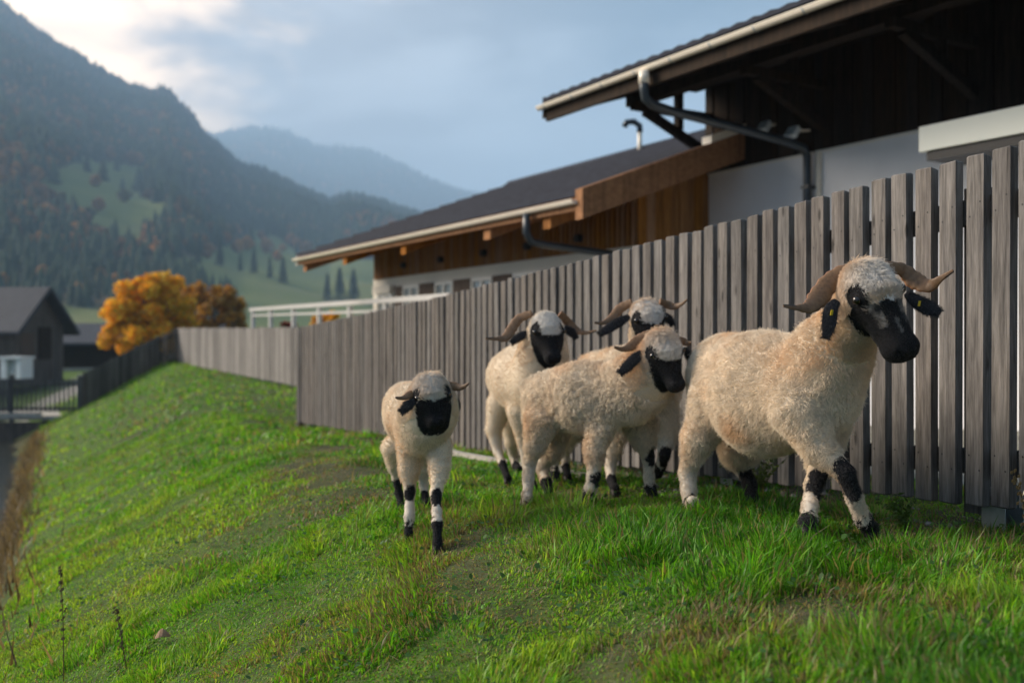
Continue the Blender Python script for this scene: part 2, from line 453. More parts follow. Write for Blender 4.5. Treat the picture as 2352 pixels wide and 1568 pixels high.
me, PX, PY, H, RD = slope_mesh('mountain', near_tab, NEAR_R0, NEAR_RR, np.concatenate([np.linspace(-2600, -100, 60), np.linspace(-80, 1100, 240), np.linspace(1130, 4200, 60)]), 31, 1.25, .05)
mdw = (cleared(PX, PY) | (RD < 330)).astype(float).reshape(-1)
set_color(me, 'meadow', np.stack([mdw] * 3, -1))
tag(link('mountain', me, mm.m), kind='structure')
me, *_ = slope_mesh('distant_mountain', far_tab, FAR_R0, FAR_RR, np.linspace(-700, 4200, 240), 57, 1.1, .05)
set_color(me, 'meadow', np.zeros((len(me.vertices), 3)))
tag(link('distant_mountain', me, mm.m), kind='structure')

# conifer and autumn woods on the slope
def conifer(layers=3, n=6, h=1.0, r=.2):
    v = []; f = []
    for k in range(layers):
        z0 = .08 + k * .28; z1 = min(1, z0 + .46 + .06 * k); rr = r * (1 - k * .27)
        b0 = len(v)
        for i in range(n):
            a = 2 * math.pi * (i + .5 * (k % 2)) / n; q = rr * (1 + .25 * (i % 2))
            v.append((q * math.cos(a), q * math.sin(a), z0 - .03 * (i % 2)))
        v.append((0, 0, z1))
        for i in range(n): f.append((b0 + i, b0 + (i + 1) % n, b0 + n))
    return np.array(v) * [1, 1, h], np.array(f)
def broad(n=6):
    v = []; f = []
    lev = [(.12, .10), (.35, .36), (.62, .40), (.85, .25)]
    for z, r in lev:
        for i in range(n):
            a = 2 * math.pi * i / n + z * 3; q = r * (1 + .22 * ((i * 7) % 3 - 1)); v.append((q * math.cos(a), q * math.sin(a), z + .04 * (i % 2)))
    v.append((0, 0, 1.0))
    for k in range(3):
        for i in range(n):
            a, b_, c, d = k * n + i, k * n + (i + 1) % n, (k + 1) * n + (i + 1) % n, (k + 1) * n + i
            f += [(a, b_, c), (a, c, d)]
    for i in range(n): f.append((3 * n + i, 3 * n + (i + 1) % n, 4 * n))
    return np.array(v), np.array(f)
def forest(name, tab, R0, RR, seed, count, lo, hi, conf, size, pw, rough, kinds):
    r_ = np.random.default_rng(seed)
    px = r_.uniform(lo, hi, count); rd = np.sqrt(r_.uniform((R0 * 1.3 if tab is near_tab else R0) ** 2, (RR * 1.02) ** 2, count))
    z = hill_height(tab, R0, RR, px, rd, 31 if tab is near_tab else 57, pw, rough)
    py = 784 - z / rd * FPX
    ok = ~cleared(px, py + 2) if tab is near_tab else np.ones(count, bool)
    stray = (r_.uniform(0, 1, count) < .035) & (py < 600)
    ok |= stray & (tab is near_tab)
    px, rd, z, py = px[ok], rd[ok], z[ok], py[ok]
    x = (px - 1176) / FPX * rd
    au = fbm(np.stack([x, rd], -1), .011, seed + 3, 3)
    isb = (r_.uniform(0, 1, len(x)) < kinds + 1.6 * (au - .5)) 
    V = []; Fc = []; C = []; base = 0
    cv, cf = conifer(); bv, bf = broad()
    for tv, tf, sel in ((cv, cf, ~isb), (bv, bf, isb)):
        n = sel.sum()
        if n == 0: continue
        hgt = r_.uniform(.6, 1.15, n) * size * np.clip(rd[sel] / 800, .35, 1) * (1 if tv is cv else .62)
        a = r_.uniform(0, 6.28, n); ca, sa = np.cos(a), np.sin(a)
        wd = hgt * r_.uniform(.9, 1.35, n)
        xx = (tv[None, :, 0] * ca[:, None] - tv[None, :, 1] * sa[:, None]) * wd[:, None] + x[sel][:, None]
        yy = (tv[None, :, 0] * sa[:, None] + tv[None, :, 1] * ca[:, None]) * wd[:, None] + rd[sel][:, None]
        zz = tv[None, :, 2] * hgt[:, None] + z[sel][:, None] - .8
        V.append(np.stack([xx, yy, zz], -1).reshape(-1, 3))
        Fc.append((tf[None] + (np.arange(n) * len(tv))[:, None, None] + base).reshape(-1, 3)); base += n * len(tv)
        if tv is cv: col = np.array([.020, .034, .020]) * r_.uniform(.6, 1.5, (n, 1))
        else:
            t = r_.uniform(0, 1, (n, 1))
            col = np.where(t < .5, np.array([.15, .062, .020]), np.where(t < .8, np.array([.26, .11, .025]), np.array([.065, .055, .020]))) * r_.uniform(.6, 1.3, (n, 1))
        C.append(np.repeat(col, len(tv), 0))
    me = fast_mesh(name, np.concatenate(V), np.concatenate(Fc))
    set_color(me, 'tint', np.concatenate(C))
    o = link(name, me, M['leafmass']); tag(o, kind='stuff')
    return o
lm = Mat('distant_foliage', .9, .1); lm.color(lm.attr('tint')); M['leafmass'] = lm.m
o = forest('forest', near_tab, NEAR_R0, NEAR_RR, 5, 26000, -160, 1150, 0, 21, 1.25, .05, .46)
tag(o, 'dark spruce wood with rusty autumn trees covering the mountain slope', 'forest')
o = forest('far_forest', far_tab, FAR_R0, FAR_RR, 6, 9000, 380, 1300, 0, 45, 1.1, .05, .15)
tag(o, 'hazy blue woods covering the distant mountain', 'forest')

# ------------------------------------------------------------------ buildings behind the fence
BO = np.array([1.55, 11.1]); BD = np.array([-.518, .8554]); BN = np.array([.8554, .518])
BD3 = np.array([*BD, 0.]); BN3 = np.array([*BN, 0.]); UP = np.array([0, 0, 1.])
def B(s, n, z): return np.array([BO[0] + s * BD[0] + n * BN[0], BO[1] + s * BD[1] + n * BN[1], z])
def bbox(mb, s0, s1, n0, n1, z0, z1):
    return mb.box(B((s0 + s1) / 2, (n0 + n1) / 2, (z0 + z1) / 2), BD3 * abs(s1 - s0) / 2, BN3 * abs(n1 - n0) / 2, UP * (z1 - z0) / 2)
def gutter(parent, s0, s1, n, z, r):
    """half-round trough, rolled front lip"""
    mb = MB(); k = 10; vs_ = []
    for s_ in (s0, s1):
        for rr in (r, r * .9):
            for i in range(k + 1):
                a = math.pi + math.pi * i / k
                vs_.append(B(s_, n + rr * math.cos(a), z + rr * math.sin(a)))
    f = []
    o_ = 2 * (k + 1)
    for i in range(k):
        f.append((i, i + 1, o_ + i + 1, o_ + i)); q = k + 1
        f.append((q + i, o_ + q + i, o_ + q + i + 1, q + i + 1))
    for e in (0, o_): f.append(tuple(e + i for i in range(k + 1)))
    f.append((0, o_, o_ + k + 1, k + 1)); f.append((k, 2 * k + 1, o_ + 2 * k + 1, o_ + k))
    mb.add(vs_, f)
    mb.tube([B(s0, n - r, z), B(s1, n - r, z)], r * .16, 8)
    # straight sheet-metal apron behind the trough
    bbox(mb, s0, s1, n + r * 1.02, n + r * 1.25, z - r * .5, z + r * .55)
    return mb.build('gutter', M['gutter'], parent)
def courses(parent, s0, s1, n0, n1, z0, tan, step, th=.045, wave=0.):
    """overlapping tile courses from the eave up, each one a stepped strip"""
    cnt = int(math.ceil((n1 - n0) / step))
    for i in range(cnt):
        a = n0 + i * step; b_ = min(n1, a + step * 1.12)
        mb = MB(); za = z0 + (a - n0) * tan; zb = z0 + (b_ - n0) * tan
        m = 2 if not wave else int((s1 - s0) / .11)
        row = []
        for j in range(m):
            s_ = s0 + (s1 - s0) * j / (m - 1)
            h = wave * (j % 2)
            row += [B(s_, a, za + .022), B(s_, a, za + th + .022 + h), B(s_, b_, zb + .012 + th * .45 + h), B(s_, b_, zb + .0)]
        f = []
        for j in range(m - 1):
            q = 4 * j
            f += [(q, q + 4, q + 5, q + 1), (q + 1, q + 5, q + 6, q + 2), (q, q + 3, q + 7, q + 4)]
        f += [(0, 1, 2, 3), tuple(4 * (m - 1) + k for k in (3, 2, 1, 0))]
        mb.add(row, f)
        mb.build('tile_course', M['tile'], parent)

# --- near house: broad dark eave over a white wall
house = empty('house', B(-2, 5, -.8))
def into(parent):
    def f(o): return o
    return f
def kid(mb, name, mat, parent, smooth=False):
    """build in world space, then parent without moving"""
    o = mb.build(name, mat, None, smooth); o.parent = parent; o.matrix_parent_inverse = parent_inv(parent); return o
def parent_inv(p):
    m = Matrix.Translation(p.location)
    q = p.parent
    while q is not None: m = Matrix.Translation(q.location) @ m; q = q.parent
    return m.inverted()
TAN1 = math.tan(R(18.3)); SA, SB = 2.15, -9.5
def z1(n): return 3.10 + n * TAN1
wall = MB(); bbox(wall, -9.5, 1.875, 2.566, 2.9, -1.6, 2.39); wall = kid(wall, 'wall', M['plaster'], house)
side = MB(); bbox(side, 1.70, 1.875, 2.9, 9.5, -1.6, 2.39); kid(side, 'wall', M['plaster'], house)
# dark boards above the white wall, one by one
n_b = 0
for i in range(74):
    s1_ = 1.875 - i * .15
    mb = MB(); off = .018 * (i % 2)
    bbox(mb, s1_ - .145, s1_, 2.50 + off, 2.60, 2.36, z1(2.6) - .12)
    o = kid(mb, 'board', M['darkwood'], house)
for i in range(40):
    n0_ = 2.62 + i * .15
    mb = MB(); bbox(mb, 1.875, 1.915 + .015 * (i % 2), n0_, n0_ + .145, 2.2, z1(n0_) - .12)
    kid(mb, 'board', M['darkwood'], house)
roof = MB()
def slab(mb, s0, s1, n0, n1, zf, t0, t1):
    q = [B(s, n, zf(n) + t) for t in (t0, t1) for n in (n0, n1) for s in (s0, s1)]
    mb.add(q, [(0, 1, 3, 2), (4, 6, 7, 5), (0, 4, 5, 1), (2, 3, 7, 6), (0, 2, 6, 4), (1, 5, 7, 3)])
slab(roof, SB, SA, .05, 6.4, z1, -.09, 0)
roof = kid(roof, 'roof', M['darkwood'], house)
courses(roof, SB, SA + .04, -.02, 6.4, z1(-.02) + .0, TAN1, .36, .04, .018)
rb = MB(); slab(rb, SB, SA, 6.4, 12.6, lambda n: z1(6.4) - (n - 6.4) * TAN1, -.09, 0); kid(rb, 'roof', M['tile'], house)
mb = MB(); slab(mb, SB, SA, .0, .05, lambda n: 3.08, -.22, .0); kid(mb, 'fascia', M['darkwood'], house)
mb = MB(); slab(mb, SA, SA + .045, -.02, 6.4, z1, -.20, .03); kid(mb, 'barge_board', M['darkwood'], house)
s_ = SA - .12
while s_ > SB:
    mb = MB(); slab(mb, s_ - .12, s_, .06, 3.0, z1, -.21, -.085); kid(mb, 'rafter', M['darkwood'], house); s_ -= .72
for n_, h_ in ((1.36, .15), (2.44, .15)):
    mb = MB(); bbox(mb, SB, SA - .05, n_ - .09, n_ + .09, z1(n_) - .212 - h_, z1(n_) - .212); kid(mb, 'purlin', M['darkwood'], house)
for s_ in (1.80, -.25, -2.25, -4.25, -6.3):
    mb = MB(); zt = z1(1.36) - .365
    mb.beam(B(s_, 2.53, 2.60), B(s_, 1.36, zt - .10), .10, .11)
    kid(mb, 'strut', M['darkwood'], house)
    mb = MB(); mb.beam(B(s_, 2.52, zt - .055), B(s_, 1.15, zt - .055), .105, .10); kid(mb, 'tie_beam', M['darkwood'], house)
    mb = MB(); mb.beam(B(s_, 1.95, 2.90), B(s_, 1.95, z1(1.95) - .212), .095, .095, up=BN3); kid(mb, 'post', M['darkwood'], house)
o = gutter(house, SB, SA + .07, -.06, 3.045, .047); o.matrix_parent_inverse = parent_inv(house)
for par, s0_, s1_, n_, z_, r__ in ((house, SB, SA, -.06, 3.045, .047),):
    s_ = SA - .1
    while s_ > SB:
        mb = MB(); mb.tube([B(s_, n_ + r__ * math.cos(a) * 1.06, z_ + r__ * math.sin(a) * 1.06) for a in np.linspace(math.pi, 2 * math.pi, 9)], .006, 5); kid(mb, 'gutter_bracket', M['zinc'], par); s_ -= .62
mb = MB()
mb.tube([B(0, -.10, 2.97), B(0, -.10, 2.80), B(0, -.08, 2.70), B(0, .02, 2.64), B(0, .3, 2.60), B(0, 1.2, 2.53), B(0, 2.2, 2.44), B(0, 2.42, 2.40), B(0, 2.48, 2.30), B(0, 2.48, 2.1), B(0, 2.48, -1.2)], .052, 12)
kid(mb, 'downpipe', M['pipe'], house, True)
mb = MB(); mb.tube([B(0, -.10, 3.0), B(0, -.10, 2.86)], .06, 12); kid(mb, 'outlet', M['gutter'], house, True)
for z_ in (1.9, .6):
    mb = MB(); bbox(mb, -.06, .06, 2.43, 2.57, z_, z_ + .035); kid(mb, 'pipe_clamp', M['pipe'], house)
mb = MB(); bbox(mb, -.16, -.09, 2.53, 2.566, -1.2, 2.36); kid(mb, 'cable_duct', M['cream'], house)
mb = MB(); bbox(mb, -9.4, 1.87, 2.545, 2.57, 2.33, 2.385); kid(mb, 'drip_edge', M['frame'], house)
tag(house, 'chalet with white wall, dark wooden gable and broad dark eave rising at upper right', 'house')
# roller awning on the white wall
aw = empty('awning', B(-2.6, 2.4, 1.75))
mb = MB(); bbox(mb, -7.5, -2.24, 1.62, 1.76, 1.905, 2.155); kid(mb, 'cassette', M['awning'], aw)
mb = MB(); bbox(mb, -7.5, -2.3, 1.66, 2.2, 1.81, 1.90); kid(mb, 'folded_arm', M['black'], aw)
for s_ in (-2.5, -4.8):
    mb = MB(); bbox(mb, s_ - .06, s_ + .06, 1.763, 2.543, 1.95, 2.1); kid(mb, 'bracket', M['pipe'], aw)
tag(aw, 'long pale awning cassette mounted on the white wall above the fence', 'awning')
# flood lights on the dark boards
for (s_, n_, z_, lab) in ((.55, 2.30, 2.80, 'small flood light on the dark boards beside the downpipe'), (-.02, 2.2, 2.62, 'small flood light at the foot of the wooden strut above the white wall')):
    fl = empty('flood_light', B(s_, 2.5, z_))
    mb = MB(); mb.beam(B(s_, 2.5, z_), B(s_, n_ + .06, z_ - .03), .03, .03); kid(mb, 'arm', M['gutter'], fl)
    mb = MB(); c = B(s_, n_, z_ - .06)
    mb.box(c, BD3 * .08, (BN3 * .8 + UP * -.6) * .035, (BN3 * .6 + UP * .8) * .075); kid(mb, 'lamp_head', M['whitewash'], fl)
    mb = MB(); mb.box(c - (BN3 * .8 + UP * -.6) * .039, BD3 * .065, (BN3 * .8 + UP * -.6) * .004, (BN3 * .6 + UP * .8) * .06); kid(mb, 'lens', M['glass'], fl)
    tag(fl, lab, 'light', 'flood lights under the dark eave')

# --- lower annex with amber timber
anx = empty('annex', B(6.5, 4, -1.2))
TAN2 = .365; A0, A1 = 1.256, 11.46
def z2_(n): return 1.76 + (n + .1) * TAN2
NR = 5.06
mb = MB(); slab(mb, A0 + .02, A1, -.06, NR, z2_, -.07, 0); aroof = kid(mb, 'roof', M['amber'], anx)
courses(aroof, A0 + .018, A1 + .03, -.14, NR, z2_(-.14), TAN2, .42, .075)
mb = MB(); slab(mb, 1.95, A1, NR, 10.2, lambda n: z2_(NR) - (n - NR) * TAN2, -.07, .03); kid(mb, 'roof', M['tile'], anx)
mb = MB(); mb.tube([B(1.95, NR, z2_(NR) + .05), B(A1 + .02, NR, z2_(NR) + .05)], .09, 8); kid(mb, 'ridge_cap', M['tile'], anx, True)
o = gutter(anx, A0 - .02, A1 + .05, -.165, 1.715, .052); o.matrix_parent_inverse = parent_inv(anx)
mb = MB(); bbox(mb, A0 + .02, A1, -.115, -.06, 1.60, 1.76); kid(mb, 'fascia', M['amber'], anx)
# rake: laminated beam at the near end, its flashing, and the rafter behind it
mb = MB(); slab(mb, A0 - .14, A0 + .015, -.14, 2.56, z2_, -.27, .10); kid(mb, 'rake_beam', M['amber'], anx)
mb = MB(); slab(mb, A0 - .16, A0 + .02, 1.9, 2.56, z2_, .105, .20); kid(mb, 'flashing', M['gutter'], anx)
mb = MB(); slab(mb, A1 - .02, A1 + .03, -.14, NR, z2_, -.16, .03); kid(mb, 'barge_board', M['gutter'], anx)
for s_ in (2.05, 3.6, 6.4, 9.0, 11.2):
    mb = MB(); slab(mb, s_ - .09, s_ + .09, -.05, 1.5, z2_, -.33, -.075); kid(mb, 'rafter', M['amber'], anx)
for n_ in (1.36, 3.2):
    mb = MB(); bbox(mb, 10.6, 11.4, n_ - .1, n_ + .1, z2_(n_) - .33, z2_(n_) - .08); kid(mb, 'purlin', M['amber'], anx)
AW = 1.30
mb = MB(); bbox(mb, 1.93, 10.9, AW + .05, AW + .3, -2.2, 1.32); awall = kid(mb, 'wall', M['cream'], anx)
mb = MB(); bbox(mb, 1.93, 10.9, AW + .06, AW + .28, 1.325, z2_(AW) - .08); kid(mb, 'upper_wall', M['darkwood'], anx)
mb = MB(); bbox(mb, 10.68, 10.9, AW + .3, 8.6, -2.2, 1.9); kid(mb, 'wall', M['cream'], anx)
# end wall of vertical boards, between annex and house
for i in range(9):
    mb = MB(); n0_ = AW + .02 + i * .142
    bbox(mb, 1.885 - .012 * (i % 2), 1.925, n0_, n0_ + .137, -2.0, z2_(n0_) - .3); kid(mb, 'board', M['batten'], anx)
nb = int((10.9 - 1.95) / .115)
for i in range(nb):
    s_ = 1.95 + i * .115
    mb = MB(); bbox(mb, s_, s_ + .072, AW - .0, AW + .055, 1.30, z2_(AW) - .10); kid(mb, 'batten', M['batten'], anx)
for s_ in (3.2, 4.6, 6.0, 7.6, 9.2):
    mb = MB(); c = B(s_, AW - .045, 1.50); mb.tube([c - BN3 * .05, c + BN3 * .04], .06, 12); kid(mb, 'vent_cap', M['black'], anx)
def window(s0, s1, z0, z1__, shutter=True, blind=False):
    fr = MB(); t = .06
    bbox(fr, s0, s1, AW - .01, AW + .05, z1__ - t, z1__); bbox(fr, s0, s1, AW - .01, AW + .05, z0, z0 + t)
    for q in (s0, s1 - t, (s0 + s1) / 2 - t / 2): bbox(fr, q, q + t, AW - .012, AW + .048, z0 + t, z1__ - t)
    w_ = kid(fr, 'window', M['frame'], anx)
    mid = (s0 + s1) / 2
    for a_, b_ in ((s0 + t, mid - t / 2), (mid + t / 2, s1 - t)):
        p_ = MB(); bbox(p_, a_, b_, AW + .02, AW + .047, z0 + t, z1__ - t); o = p_.build('pane', M['glass']); o.parent = w_
    sl = MB(); bbox(sl, s0 - .05, s1 + .05, AW - .07, AW + .05, z0 - .05, z0 - .002); o = sl.build('sill', M['frame']); o.parent = w_
    if shutter:
        for a_ in (s0 - .34, s1 + .03):
            s2 = MB(); bbox(s2, a_, a_ + .30, AW - .02, AW + .045, z0, z1__); kid(s2, 'shutter', M['shutter'], anx)
    if blind:
        s2 = MB(); bbox(s2, s0 - .05, s1 + .05, AW - .08, AW + .04, z1__ + .005, z1__ + .16); kid(s2, 'blind_box', M['gutter'], anx)
window(9.85, 10.6, -.05, .98, False, True)
for c_ in (8.95, 7.55, 6.15, 4.75, 3.35): window(c_ - .36, c_ + .36, -.05, 1.10)
mb = MB(); mb.tube([B(2.3, -.2, 1.66), B(2.3, -.2, 1.42), B(2.3, -.12, 1.30), B(2.3, .1, 1.27), B(2.3, AW - .1, 1.20), B(2.3, AW - .04, 1.05), B(2.3, AW - .04, -1.5)], .05, 10); kid(mb, 'downpipe', M['pipe'], anx, True)
mb = MB(); fx = B(6.42, 4.95, 0); mb.tube([fx + [0, 0, z2_(4.95) - .05], fx + [0, 0, z2_(4.95) + .45]], .045, 10); flue = kid(mb, 'flue', M['gutter'], anx, True)
mb = MB(); q = fx + [0, 0, z2_(4.95) + .42]; mb.tube([q, q + [0, 0, .12], q + [-.12, -.02, .20], q + [-.26, -.04, .18], q + [-.3, -.05, .1]], .06, 10); o = mb.build('cowl', M['pipe'], None, True); o.parent = flue
tag(anx, 'low timber annex with dark tiled roof, amber rafters and brown shutters', 'house')

# handrail in front of the annex, just behind the far fence
hr = empty('handrail', (-4, 22, -1.2))
def HR(Z):
    u = (5.89 / Z - .4226) / .9063; x = u * Z
    return np.array([x, Z, np.interp(Z, [17.3, 31.6], [.73, 1.02])])
mb = MB(); mb.beam(HR(16.0), HR(31.9), .10, .095); kid(mb, 'top_rail', M['railing'], hr)
mb = MB(); mb.beam(HR(16.0) - UP * .2, HR(31.6) - UP * .2, .06, .05); kid(mb, 'lower_rail', M['railing'], hr)
for Z_ in (31.5, 29.0, 26.3, 23.8, 21.4, 19.1, 16.8):
    mb = MB(); q = HR(Z_); mb.beam(q - UP * .062, np.array([q[0], q[1], -1.6]), .10, .10, up=BN3); kid(mb, 'post', M['railing'], hr)
tag(hr, 'pale metal handrail on square posts behind the far fence', 'railing')

# ------------------------------------------------------------------ main picket fence
PITCH, PW, PT, PH = .135, .087, .046, 1.50
fence = empty('picket_fence', (*xy(6, 0), -1.1)); fence_inv = parent_inv(fence)
def ftop(s): return .81 - .0457 * s - .05 * math.sin(math.pi * min(max(s, 0), 12.7) / 12.7)
def picket_mesh(k):
    r_ = random.Random(k); mb = MB(); w = PW / 2; t = PT; c = .006
    dz = [r_.uniform(-.004, .004) for _ in range(4)]
    def ring(z, e): return [(-w + e, e, z), (w - e, e, z), (w - e, t - e, z), (-w + e, t - e, z)]
    top = ring(PH, c); top = [(x, y, z + d) for (x, y, z), d in zip(top, dz)]
    V = ring(0, c) + ring(c, 0) + [(x, y, PH - c + d) for (x, y, _), d in zip(ring(0, 0), dz)] + top
    f = [(3, 2, 1, 0), (12, 13, 14, 15)]
    for a in range(3):
        for i in range(4): f.append((a * 4 + i, a * 4 + (i + 1) % 4, a * 4 + 4 + (i + 1) % 4, a * 4 + 4 + i))
    mb.add(V, f)
    mb.mi = 1
    for z in (.155, .215, 1.24, 1.30):                                 # nail heads
        for x in (-.026, .026):
            if z in (.215, 1.24) and x > 0 or z in (.155, 1.30) and x < 0: continue
            q = [(x + .0042 * math.cos(a * 1.0472) + r_.uniform(-.006, .006) * 0, -.0012, z + .0042 * math.sin(a * 1.0472)) for a in range(6)]
            mb.add(q, [(0, 1, 2, 3, 4, 5)])
    me = mb.mesh('picket'); me.materials.append(M['picket']); me.materials.append(M['black'])
    return me
pk = [picket_mesh(k) for k in range(6)]
ang = math.atan2(DF[1], DF[0]) + math.pi                              # local x runs along the fence, local +y to the yard
rr_ = random.Random(3)
s_ = -1.42; i = 0
while s_ < 12.72:
    o = bpy.data.objects.new('picket', pk[rr_.randrange(6)]); COL.objects.link(o)
    x_, y_ = xy(s_ + rr_.uniform(-.004, .004), rr_.uniform(-.003, .003))
    o.parent = fence; o.matrix_parent_inverse = fence_inv
    o.location = (x_, y_, ftop(s_) - PH + rr_.uniform(-.006, .006)); o.rotation_euler = (rr_.uniform(-.004, .004), rr_.uniform(-.004, .004), ang + rr_.uniform(-.015, .015))
    s_ += PITCH; i += 1
def W3(s, w, z): x_, y_ = xy(s, w); return np.array([x_, y_, z])
NF3 = np.array([*NF, 0.]); DF3 = np.array([*DF, 0.])
posts = (-1.6, .24, 2.09, 3.94, 5.79, 7.64, 9.49, 11.3, 12.62)
for a_, b_ in zip(posts[:-1], posts[1:]):
    for dz in (.185, 1.27):
        mb = MB(); mb.beam(W3(a_, .072, ftop(a_) - PH + dz), W3(b_, .072, ftop(b_) - PH + dz), .045, .11); kid(mb, 'rail', M['rail'], fence)
for s_ in posts[1:]:
    g = gz(*xy(s_, .16)); zt = ftop(s_) - .12
    mb = MB(); c = W3(s_ + .045, .14, (g + .06 + zt) / 2); mb.box(c, DF3 * .045, NF3 * .045, UP * (zt - g - .06) / 2)
    p_ = kid(mb, 'post', M['oldfence'], fence)
    mb = MB(); h0 = g - .12; h1 = g + .19
    c = W3(s_ - .075, .135, 0)
    for e in (-1, 1):                                                 # galvanised U-shoe: two cheeks and a web
        mb.box(c + NF3 * .056 * e + UP * (h0 + h1) / 2, DF3 * .058, NF3 * .003, UP * (h1 - h0) / 2)
    mb.box(c + DF3 * .055 + UP * (h0 + h1 - .02) / 2, DF3 * .003, NF3 * .053, UP * (h1 - h0 - .02) / 2)
    o = mb.build('shoe', M['zinc']); o.parent = p_
    mb = MB(); q = c + UP * (h1 - .045)
    mb.tube([q - NF3 * .059, q - NF3 * .066], .013, 6); mb.tube([q - NF3 * .066, q - NF3 * .078], .008, 8)
    o = mb.build('bolt', M['bolt']); o.parent = p_
tag(fence, 'tall weathered grey picket fence running beside the sheep from right edge to mid picture', 'fence')

# --- fence set back beyond it: too small to pick pickets apart
def picket_run(name, pts, height, pitch, w_, mat, lab, gap_every=0):
    """pts: list of (x, y, z_bottom); one joined row of pickets plus posts and rails"""
    root = empty(name, pts[0]); mb = MB(); inv = parent_inv(root)
    P3 = np.array(pts, float)
    for a, b_ in zip(P3[:-1], P3[1:]):
        d = b_ - a; L = np.linalg.norm(d[:2]); t = np.array([*(d[:2] / L), 0]); nrm = np.array([t[1], -t[0], 0])
        if np.dot(nrm[:2], a[:2]) > 0: nrm = -nrm                     # towards the viewer's side
        k = int(L / pitch)
        for i in range(k + 1):
            q = a + d * i / max(k, 1); hh = height * random.uniform(.99, 1.01)
            mb.box(q + UP * hh / 2, t * w_ / 2, nrm * .016, UP * hh / 2)
        for z_ in (.2, height - .25):
            r2 = MB(); r2.beam(a + UP * z_ - nrm * .045, b_ + UP * z_ - nrm * .045, .045, .1); kid(r2, 'rail', M['rail'], root)
        np_ = max(1, int(L / 1.85))
        for i in range(np_ + 1):
            q = a + d * i / np_ - nrm * .11; p2 = MB(); p2.box(q + UP * (height / 2 - .15), t * .045, nrm * .042, UP * (height / 2 + .15)); kid(p2, 'post', M['oldfence'], root)
    nbx = len(mb.v) // 8; set_color(mb_mesh := mb.mesh('picket_row'), 'tint', np.repeat(np.array([[.62, .58, .55]]) * np.random.default_rng(len(mb.v)).uniform(.45, 1.25, (nbx, 1)), 8, 0))
    o = link('picket_row', mb_mesh, mat, root); o.matrix_parent_inverse = inv; o['kind'] = 'stuff'
    tag(root, lab, 'fence')
    return root
def f2(s, zb): x_, y_ = xy(s, 2.1 - .03 * (s - 22.5)); return (x_, y_, zb)
x0_, y0_ = xy(12.75, .03)
far_pts = [(x0_, y0_, -1.27), f2(12.9, -1.27), f2(17, -1.22), f2(22.5, -1.12), f2(32, -1.02), f2(42.2, -.90)]
picket_run('picket_fence', far_pts, 1.48, .135, .105, M['farpicket'], 'lighter grey picket fence set back on the crest of the grassy bank')
cx, cy_, cz = far_pts[-1]
f3 = [(cx, cy_, cz), (-14.95, 42.2, -1.25), (-15.35, 41.0, -1.65), (-15.6, 39.0, -2.15), (-15.8, 37.0, -2.62)]
picket_run('picket_fence', f3, 1.48, .135, .118, M['fardark'], 'dark picket fence stepping down the far end of the bank towards the bridge')
# footbridge with its dark railing over the stream at the far left
br = empty('bridge', (-19, 36.4, -2.7)); binv = parent_inv(br)
a_, b_ = np.array([-15.9, 36.6, -2.72]), np.array([-23.5, 35.2, -2.62]); d_ = (b_ - a_) / np.linalg.norm(b_ - a_); n_ = np.array([d_[1], -d_[0], 0]); n_ = n_ if n_[1] < 0 else -n_
mb = MB(); mb.beam(a_ - n_ * 1.6 + [0, 0, -.1], b_ - n_ * 1.6 + [0, 0, -.1], 3.0, .16); kid(mb, 'deck', M['concrete'], br)
mb = MB(); mb.beam(a_ + d_ * 1.3, b_, .14, .20); kid(mb, 'edge_beam', M['concrete'], br)
mb = MB(); mb.beam(a_ + [0, 0, -.75] - n_ * .1, b_ + [0, 0, -.75] - n_ * .1, .5, 1.0); kid(mb, 'girder', M['barnwood'], br)
L_ = np.linalg.norm(b_ - a_); k = int(L_ / .16)
for i in range(k):
    q = a_ + d_ * (i * .16 + .05); w_ = .066 if i > 14 else .045
    mb = MB(); mb.box(q + UP * .72, d_ * w_, n_ * .014, UP * .60); kid(mb, 'slat', M['oldfence'], br)
for z_ in (.25, 1.15): mb = MB(); mb.beam(a_ + UP * z_ - n_ * .05, b_ + UP * z_ - n_ * .05, .05, .1); kid(mb, 'rail', M['oldfence'], br)
for t_ in (0, 2.35, 4.9, 7.4):
    q = a_ + d_ * t_ - n_ * .1; mb = MB(); mb.box(q + UP * .6, d_ * .07, n_ * .07, UP * .85); p_ = kid(mb, 'post', M['oldfence'], br)
    mb = MB(); mb.box(q + UP * 1.475, d_ * .09, n_ * .09, UP * .022); o = mb.build('post_cap', M['concrete']); o.parent = p_
tag(br, 'small footbridge with dark slatted railing and pale edge beam at left edge', 'bridge')

